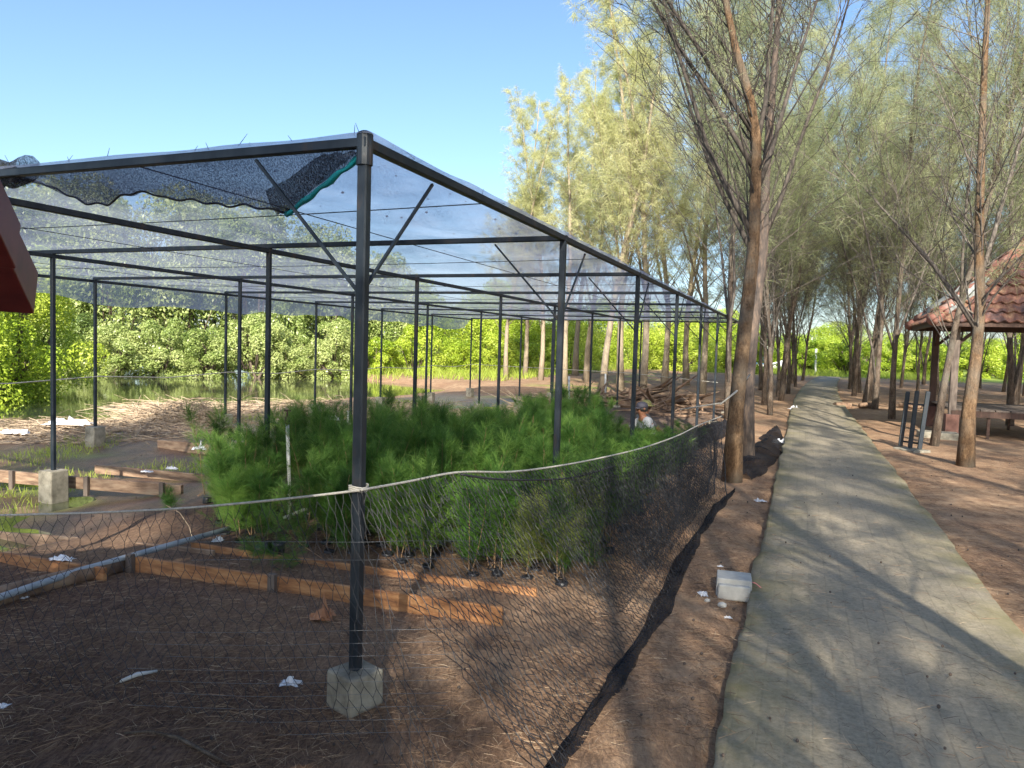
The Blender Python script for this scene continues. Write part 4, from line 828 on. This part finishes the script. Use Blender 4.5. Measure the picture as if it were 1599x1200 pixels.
# rubble pieces by the block
for k, (px, py, s) in enumerate([(1128, 948, .03), (1172, 958, .025), (1105, 940, .02)]):
    p = onG(px, py); m = MB().lathe([(s * .5, -s * .5), (s, -s * .2), (s * .9, s * .3), (s * .3, s * .6)], p + Vector((0, 0, s * .4)), 6); tag(m.build('stone_chip', 'concrete_pale'), ['grey stone chip just below the block', 'grey stone chip between block and path', 'smallest stone chip left of the block'][k], 'stone')
# low logs right of the path
for k, (a, b, r) in enumerate([((1305, 604), (1332, 605), .10), ((1345, 606), (1372, 607), .09), ((1405, 606), (1440, 608), .09)]):
    A_, B_ = gp(*a), gp(*b); sc_ = .62; A_ = A_ * sc_; B_ = B_ * sc_; A_.z = B_.z = gh(A_.x, A_.y) + .08
    tubeobj('fallen_log', [A_, A_.lerp(B_, .5) + Vector((0, .1, .02)), B_], r, 'log', ['felled log nearest the right path edge', 'felled log in the middle of the grove floor', 'felled log left of the pavilion'][k], 'log', 8)

# ------------------------------------------------------------------ black steel posts bundle right of the path
g0 = onG(1436, 706)
bd = empty('steel_post_rack', g0, 'three black square steel posts leaning together on a small slab beside the path', 'post rack')
bevel(MB().box((-.07, .12, .01), (.36, .46, .05), Matrix.Rotation(.3, 3, 'Z')).build('slab', 'concrete', bd), .01)
for k, (x, y, h_, dx) in enumerate([(0, 0, .98, .09), (-.11, .10, .98, .07), (-.16, .32, .95, .08)]):
    b = MB(); p = Vector((x, y, .05)); q = Vector((x + dx, y, .05 + h_)); b.bar(p, q, .068, bev=.15); bevel(b.build('post', 'steel', bd), .004)
    MB().bar(q + Vector((0, 0, -.005)), q + Vector((0, 0, .008)), .05).build('cap', 'steel', bd)
for z in (.14, .80): MB().bar((.01 + z * .09, 0, z), (-.15 + z * .08, .30, z), .03).build('crossbar', 'steel', bd)

# ------------------------------------------------------------------ tiled pavilion on the right
def tiled_slope(A, B, apex, pitch=.24, course=.33, amp=.028, apexB=None):
    """pantile sheet on the triangle/trapezoid A-B (eave) to apex(-apexB)"""
    A, B, C = Vector(A), Vector(B), Vector(apex); D = Vector(apexB) if apexB is not None else C; m = MB(); w_ = (B - A).length; h_ = ((C + D) / 2 - (A + B) / 2).length; nr = int(h_ / course) + 1; nrm = (B - A).cross(C - A).normalized()
    if nrm.z < 0: nrm = -nrm
    rg = random.Random(3)
    for r_ in range(nr):
        t0, t1 = r_ / nr, min(1, (r_ + 1) / nr + .02); nseg = max(4, int(w_ * 10 / pitch * 8 / 10)); V = []; lift = rg.uniform(0, .012)
        for (t, lz) in ((t0, .05 + lift), (t1, .0)):
            l, q = A.lerp(C, t), B.lerp(D, t); wl = (q - l).length
            if wl < .02: q = l + (B - A).normalized() * .02; wl = .02
            for k in range(nseg + 1):
                s = k / nseg; p = l.lerp(q, s); x = (p - A).dot((B - A).normalized()); V.append(p + nrm * (lz + amp * math.sin(2 * math.pi * x / pitch) ** 1))
        e = [v - nrm * .03 for v in V[:nseg + 1]]; n1 = nseg + 1; V += e
        m.add(V, [(k, k + 1, n1 + k + 1, n1 + k) for k in range(nseg)] + [(2 * n1 + k, 2 * n1 + k + 1, k + 1, k) for k in range(nseg)])
    return m
def pavilion():
    P = empty('tiled_pavilion', gr(15.75, -6.1), 'open pavilion with a hipped red clay tile roof on wooden posts right of the path', 'pavilion'); base = Vector(P.location)
    def lo(mb): mb.v = [tuple(Vector(p) - base) for p in mb.v]; return mb
    u0, u1, v0, v1, ze = 14.0, 17.5, -4.15, -8.0, 2.30; c = [W(u0, v0, ze), W(u1, v0, ze), W(u1, v1, ze), W(u0, v1, ze)]; ap = W((u0 + u1) / 2, (v0 + v1) / 2, 4.02)
    r = empty('roof', (0, 0, 0), None, None); r.parent = P
    for k in range(4): lo(tiled_slope(c[k], c[(k + 1) % 4], ap, .2, .28)).build('tile_slope', 'tile', r)
    for k in range(4):
        a, b = c[k], ap; n = 11
        m = MB()
        for i in range(n):
            p = a.lerp(b, (i - .2) / n) + Vector((0, 0, .05 + .012 * (i % 2))); q = a.lerp(b, (i + 1.0) / n) + Vector((0, 0, .045)); m.tube([p, q], [.115, .085], 9)
        lo(m).build('hip_cap', 'tile_cap', r, True)
        m = MB().tube([a.lerp(b, t) + Vector((0, 0, .0)) for t in (.12, .3, .5, .62)], [.11, .15, .13, .06], 8); lo(m).build('hip_mortar', 'mortar', r, True)
    m = MB().box(ap + Vector((0, 0, .08)), (.3, .3, .2), None, .6); lo(m).build('apex_cap', 'tile_cap', r)
    for k in range(4):
        m = MB().bar(c[k].lerp(ap, .03) - Vector((0, 0, .06)), c[(k + 1) % 4].lerp(ap, .03) - Vector((0, 0, .06)), .05, .14); lo(m).build('fascia', 'wood_dark', r)
    pp = [W(u0 + .5, v0 - .5), W(u1 - .5, v0 - .5), W(u1 - .5, v1 + .5), W(u0 + .5, v1 + .5)]
    for k in range(4):
        z = gh(pp[k].x, pp[k].y); a = pp[k].copy(); a.z = z + .05; b = pp[k].copy(); b.z = ze + .22; m = MB().bar(a, b, .13, bev=.1); po = lo(m).build('post', 'wood_dark' if k else 'wood_grey', P)
        m = MB().box((a.x, a.y, z + .22), (.24, .24, .5), Matrix.Rotation(-YAW, 3, 'Z')); bevel(lo(m).build('pier', 'brick', po), .01)
        a2 = pp[k].copy(); b2_ = pp[(k + 1) % 4].copy(); a2.z = b2_.z = ze + .02; lo(MB().bar(a2, b2_, .09, .15)).build('tie_beam', 'wood_dark', P)
        for nx in (pp[(k + 1) % 4], pp[(k - 1) % 4]):
            d = (nx - pp[k]).normalized(); q0 = pp[k].copy(); q0.z = ze - .45; q1 = pp[k] + d * .45; q1.z = ze - .02; lo(MB().bar(q0, q1, .06)).build('brace', 'wood_dark', P)
    m = MB().box(tuple(W(15.75, -6.1, .48)), (0, 0, 0)); m = MB(); zt = .56
    for k in range(11):
        v = -4.75 - k * .26; m.bar(W(14.45, v, zt), W(17.05, v, zt), .24, .03)
    lo(m).build('deck', 'wood_grey', P)
    for u in (14.45, 17.05): lo(MB().bar(W(u, -4.63, zt - .08), W(u, -7.5, zt - .08), .05, .12)).build('deck_rail', 'wood_dark', P)
    for u in (14.5, 17.0):
        for v in (-5.3, -6.2, -7.1): lo(MB().bar(W(u, v, -.02), W(u, v, zt - .12), .05)).build('deck_leg', 'wood_dark', P)
    a = W(14.0, -4.35, .0); bevel(lo(MB().box((a.x, a.y, .05), (.7, .45, .14), Matrix.Rotation(-YAW, 3, 'Z'))).build('step', 'concrete', P), .01)
pavilion()
# near roof corner at the left edge: gable verge with maroon caps
def kiosk():
    dh = Vector((.385, -.923, 0)); ev = Vector((-.923, -.385, 0)); slope = .50; T = dp(58, 462, 2.9) + ev * .085 + Vector((0, 0, .075)); D = Vector((dh.x, dh.y, slope)).normalized()
    K = empty('maroon_roof', (T.x - 1.2, T.y - 1.2, 0), 'corner of a maroon tiled roof jutting in at the upper left edge', 'roofed kiosk'); base = Vector(K.location)
    def lo(mb): mb.v = [tuple(Vector(p) - base) for p in mb.v]; return mb
    Lr = 1.9; E0, E1 = T + ev * .10, T + ev * 3.0; R0, R1 = E0 + D * Lr, E1 + D * Lr
    lo(tiled_slope(E0, E1, R0, .24, .33, .02, R1)).build('roof_slope', 'maroon', K)
    D2 = Vector((dh.x, dh.y, -slope)).normalized(); F0, F1 = R0 + D2 * Lr, R1 + D2 * Lr; lo(tiled_slope(F1, F0, R1, .24, .33, .02, R0)).build('roof_slope', 'maroon', K)
    nrm = ev.cross(D).normalized(); nrm = nrm if nrm.z > 0 else -nrm
    prof = [(-.10, -.16), (-.10, .015), (-.055, .05), (.02, .055), (.11, .02), (.135, -.02)]      # across (+ towards the roof), up
    for Dk, st_, n in ((D, T, 6), (Dk2 := D2, T + D * Lr, 6)):
        for i in range(n):
            a = st_ + Dk * (.33 * i - .02); b = a + Dk * .37; V = []
            for p, s, zo in ((a, 1.06, .012), (b, .94, 0)):
                for x, z in prof + [(.135, -.15)]: V.append(p + ev * (x * s + .02) + nrm * (z * s + zo))
            n2 = 7; m = MB(); m.add(V, [(k, (k + 1) % n2, (k + 1) % n2 + n2, k + n2) for k in range(n2)] + [tuple(range(n2))[::-1], tuple(range(n2, 2 * n2))])
            bevel(lo(m).build('verge_tile', 'maroon', K), .006)
    m = MB()
    lo(MB().bar(E0 - nrm * .05, E1 - nrm * .05, .03, .12)).build('fascia', 'maroon', K)
    for q in (E0 + D * .5 + ev * .4, E1 + D * .5 - ev * .3, R0 + D2 * 1.4 + ev * .4, R1 + D2 * 1.4 - ev * .3): lo(MB().bar((q.x, q.y, gh(q.x, q.y) - .1), (q.x, q.y, q.z - .05), .1)).build('post', 'wood_dark', K)
kiosk()

# ------------------------------------------------------------------ crouching workers
def person(p, head_z, face, label, shirt, capmat, brim, seed):
    """crouching figure, body one skinned surface; local +y is forward"""
    g = gh(p.x, p.y); s = (head_z - g) / .80; o = empty('person', (p.x, p.y, g), label, 'person', None, face); o.scale = (s, s, s)
    V = {'pel': (0, -.02, .22, .12), 'wst': (0, .03, .34, .115), 'chs': (0, .11, .50, .135), 'nkb': (0, .16, .61, .07), 'nek': (0, .18, .66, .052), 'hd0': (0, .20, .72, .075), 'hd1': (0, .21, .79, .088), 'hd2': (0, .205, .86, .06),
         'shL': (.17, .14, .56, .062), 'elL': (.24, .30, .40, .043), 'wrL': (.13, .46, .30, .028), 'haL': (.11, .50, .27, .034), 'shR': (-.17, .14, .56, .062), 'elR': (-.23, .32, .40, .043), 'wrR': (-.12, .48, .28, .028), 'haR': (-.10, .52, .25, .034),
         'hiL': (.10, .0, .20, .095), 'knL': (.17, .34, .36, .065), 'anL': (.14, .12, .07, .04), 'ftL': (.15, .30, .035, .035), 'hiR': (-.10, .0, .20, .095), 'knR': (-.18, .33, .34, .065), 'anR': (-.14, .10, .07, .04), 'ftR': (-.15, .28, .035, .035)}
    Ed = [('pel', 'wst'), ('wst', 'chs'), ('chs', 'nkb'), ('nkb', 'nek'), ('nek', 'hd0'), ('hd0', 'hd1'), ('hd1', 'hd2'), ('nkb', 'shL'), ('shL', 'elL'), ('elL', 'wrL'), ('wrL', 'haL'), ('nkb', 'shR'), ('shR', 'elR'), ('elR', 'wrR'), ('wrR', 'haR'), ('pel', 'hiL'), ('hiL', 'knL'), ('knL', 'anL'), ('anL', 'ftL'), ('pel', 'hiR'), ('hiR', 'knR'), ('knR', 'anR'), ('anR', 'ftR')]
    def skin(names, edges, name, mat, grow=0, root=None, sub=2, VV=V):
        ix = {n: i for i, n in enumerate(names)}; me = bpy.data.meshes.new(name); me.from_pydata([VV[n][:3] for n in names], [(ix[a], ix[b]) for a, b in edges], [])
        ob = link(name, me, o, mat); k = ob.modifiers.new('skin', 'SKIN'); k.use_smooth_shade = True
        for n in names: me.skin_vertices[0].data[ix[n]].radius = (VV[n][3] + grow,) * 2
        me.skin_vertices[0].data[ix[root or names[0]]].use_root = True
        k2 = ob.modifiers.new('sub', 'SUBSURF'); k2.levels = k2.render_levels = sub; return ob
    VV = dict(V); Eb = list(Ed)
    for sgn, nm in ((1, 'L'), (-1, 'R')):          # fingers
        hx, hy, hz, _ = V['ha' + nm]
        for f in range(4):
            a, b = f'f{nm}{f}a', f'f{nm}{f}b'; off = (f - 1.5) * .017; VV[a] = (hx + off, hy + .045, hz - .02, .009); VV[b] = (hx + off * 1.1, hy + .065 + .008 * (f in (1, 2)), hz - .06, .007); Eb += [('ha' + nm, a), (a, b)]
        VV[f't{nm}'] = (hx - sgn * .04, hy + .015, hz - .03, .01); Eb += [('ha' + nm, f't{nm}')]
    skin(list(VV), Eb, 'body', 'skin', 0, 'pel', 2, VV)
    skin(['wst', 'pel', 'chs', 'nkb', 'shL', 'elL', 'shR', 'elR'], [('pel', 'wst'), ('wst', 'chs'), ('chs', 'nkb'), ('nkb', 'shL'), ('shL', 'elL'), ('nkb', 'shR'), ('shR', 'elR')], 'shirt', shirt, .014)
    skin(['pel', 'hiL', 'knL', 'anL', 'hiR', 'knR', 'anR'], [('pel', 'hiL'), ('hiL', 'knL'), ('knL', 'anL'), ('pel', 'hiR'), ('hiR', 'knR'), ('knR', 'anR')], 'trousers', 'trouser', .012)
    MB().lathe([(.098, .0), (.104, .03), (.085, .075), (.045, .10), (.01, .105)], (0, .195, .80), 16).build('cap' if not brim else 'hat', capmat, o, True)
    if brim: MB().lathe([(.095, 0), (.165, -.012), (.167, -.008), (.098, .012)], (0, .195, .805), 20).build('hat_brim', capmat, o, True)
    else:
        m = MB(); V2 = []
        for k in range(9):
            a = math.pi * (k / 8); V2 += [Vector((.09 * math.cos(a), .25 + .03 * math.sin(a), .808)), Vector((.085 * math.cos(a), .27 + .09 * math.sin(a), .795))]
        m.add(V2, [(2 * k, 2 * k + 1, 2 * k + 3, 2 * k + 2) for k in range(8)]); b_ = m.build('cap_peak', capmat, o, True); b_.modifiers.new('t', 'SOLIDIFY').thickness = .006
    MB().lathe([(.088, -.055), (.096, -.02), (.097, .015), (.06, .02)], (0, .185, .795), 14).build('hair', 'hair', o, True)
    MB().tube([Vector((0, .29, .80)), Vector((0, .312, .765)), Vector((0, .285, .755))], [.008, .016, .009], 6).build('nose', 'skin', o, True)
    for sx in (-1, 1):
        MB().lathe([(.002, -.006), (.009, 0), (.002, .006)], (sx * .034, .287, .795), 8, Matrix.Rotation(math.pi / 2, 3, 'X')).build('eye', 'hair', o, True)
        MB().lathe([(.004, -.024), (.017, -.008), (.018, .012), (.004, .024)], (sx * .092, .20, .785), 8).build('ear', 'skin', o, True)
    MB().tube([Vector((-.025, .283, .728)), Vector((0, .294, .726)), Vector((.025, .283, .728))], [.003, .006, .003], 5).build('mouth', 'brick', o, True)
person(pA, pA.z + .03, math.radians(108), 'crouching person in a dark cap and pale shirt among the far saplings', 'shirt', 'cap', False, 1)
person(pB, pB.z + .03, math.radians(-70), 'crouching person in an olive-green hat behind the one in the dark cap', 'dshirt', 'hat', True, 2)

# ------------------------------------------------------------------ far things at the end of the path
def boat(px, d, ln, label, hull, cabin, rz):
    p = at(px, d, gh(ray(px, 560).x * d, d)); o = empty('fishing_boat', p, label, 'boat', None, rz); m = MB(); V = []; n = 10
    for k in range(n + 1):
        t = k / n; w_ = .55 * math.sin(math.pi * (.12 + .8 * t) * .95) ** .6 * (1 - .5 * t ** 4); z = .25 + .45 * (2 * t - 1) ** 2 * (.5 + .5 * t); x = (t - .5) * ln
        V += [Vector((x, -w_, z + .35)), Vector((x, -w_ * .6, z - .05)), Vector((x, 0, z - .2)), Vector((x, w_ * .6, z - .05)), Vector((x, w_, z + .35))]
    m.add(V, [(k * 5 + a, k * 5 + a + 1, (k + 1) * 5 + a + 1, (k + 1) * 5 + a) for k in range(n) for a in range(4)] + [(0, 4, 3, 2, 1)]); h_ = m.build('hull', hull, o, True); h_.modifiers.new('t', 'SOLIDIFY').thickness = .04
    MB().box((-.3, 0, .95), (ln * .28, .8, .7), None, .9).build('cabin', cabin, o); MB().tube([(0.5, 0, .4), (.5, 0, 3.0)], .05, 6).build('mast', 'boat_white', o, True)
boat(1262, 68, 3.6, 'teal and white boat drawn up at the end of the path', 'boat_teal', 'boat_white', .5); boat(1190, 62, 4.6, 'white and blue boat seen between the left row of trunks', 'boat_white', 'boat_blue', .2)
upright(1275, 545, 590, 'white upright post beside the far teal boat', r=.09, mat='boat_white')
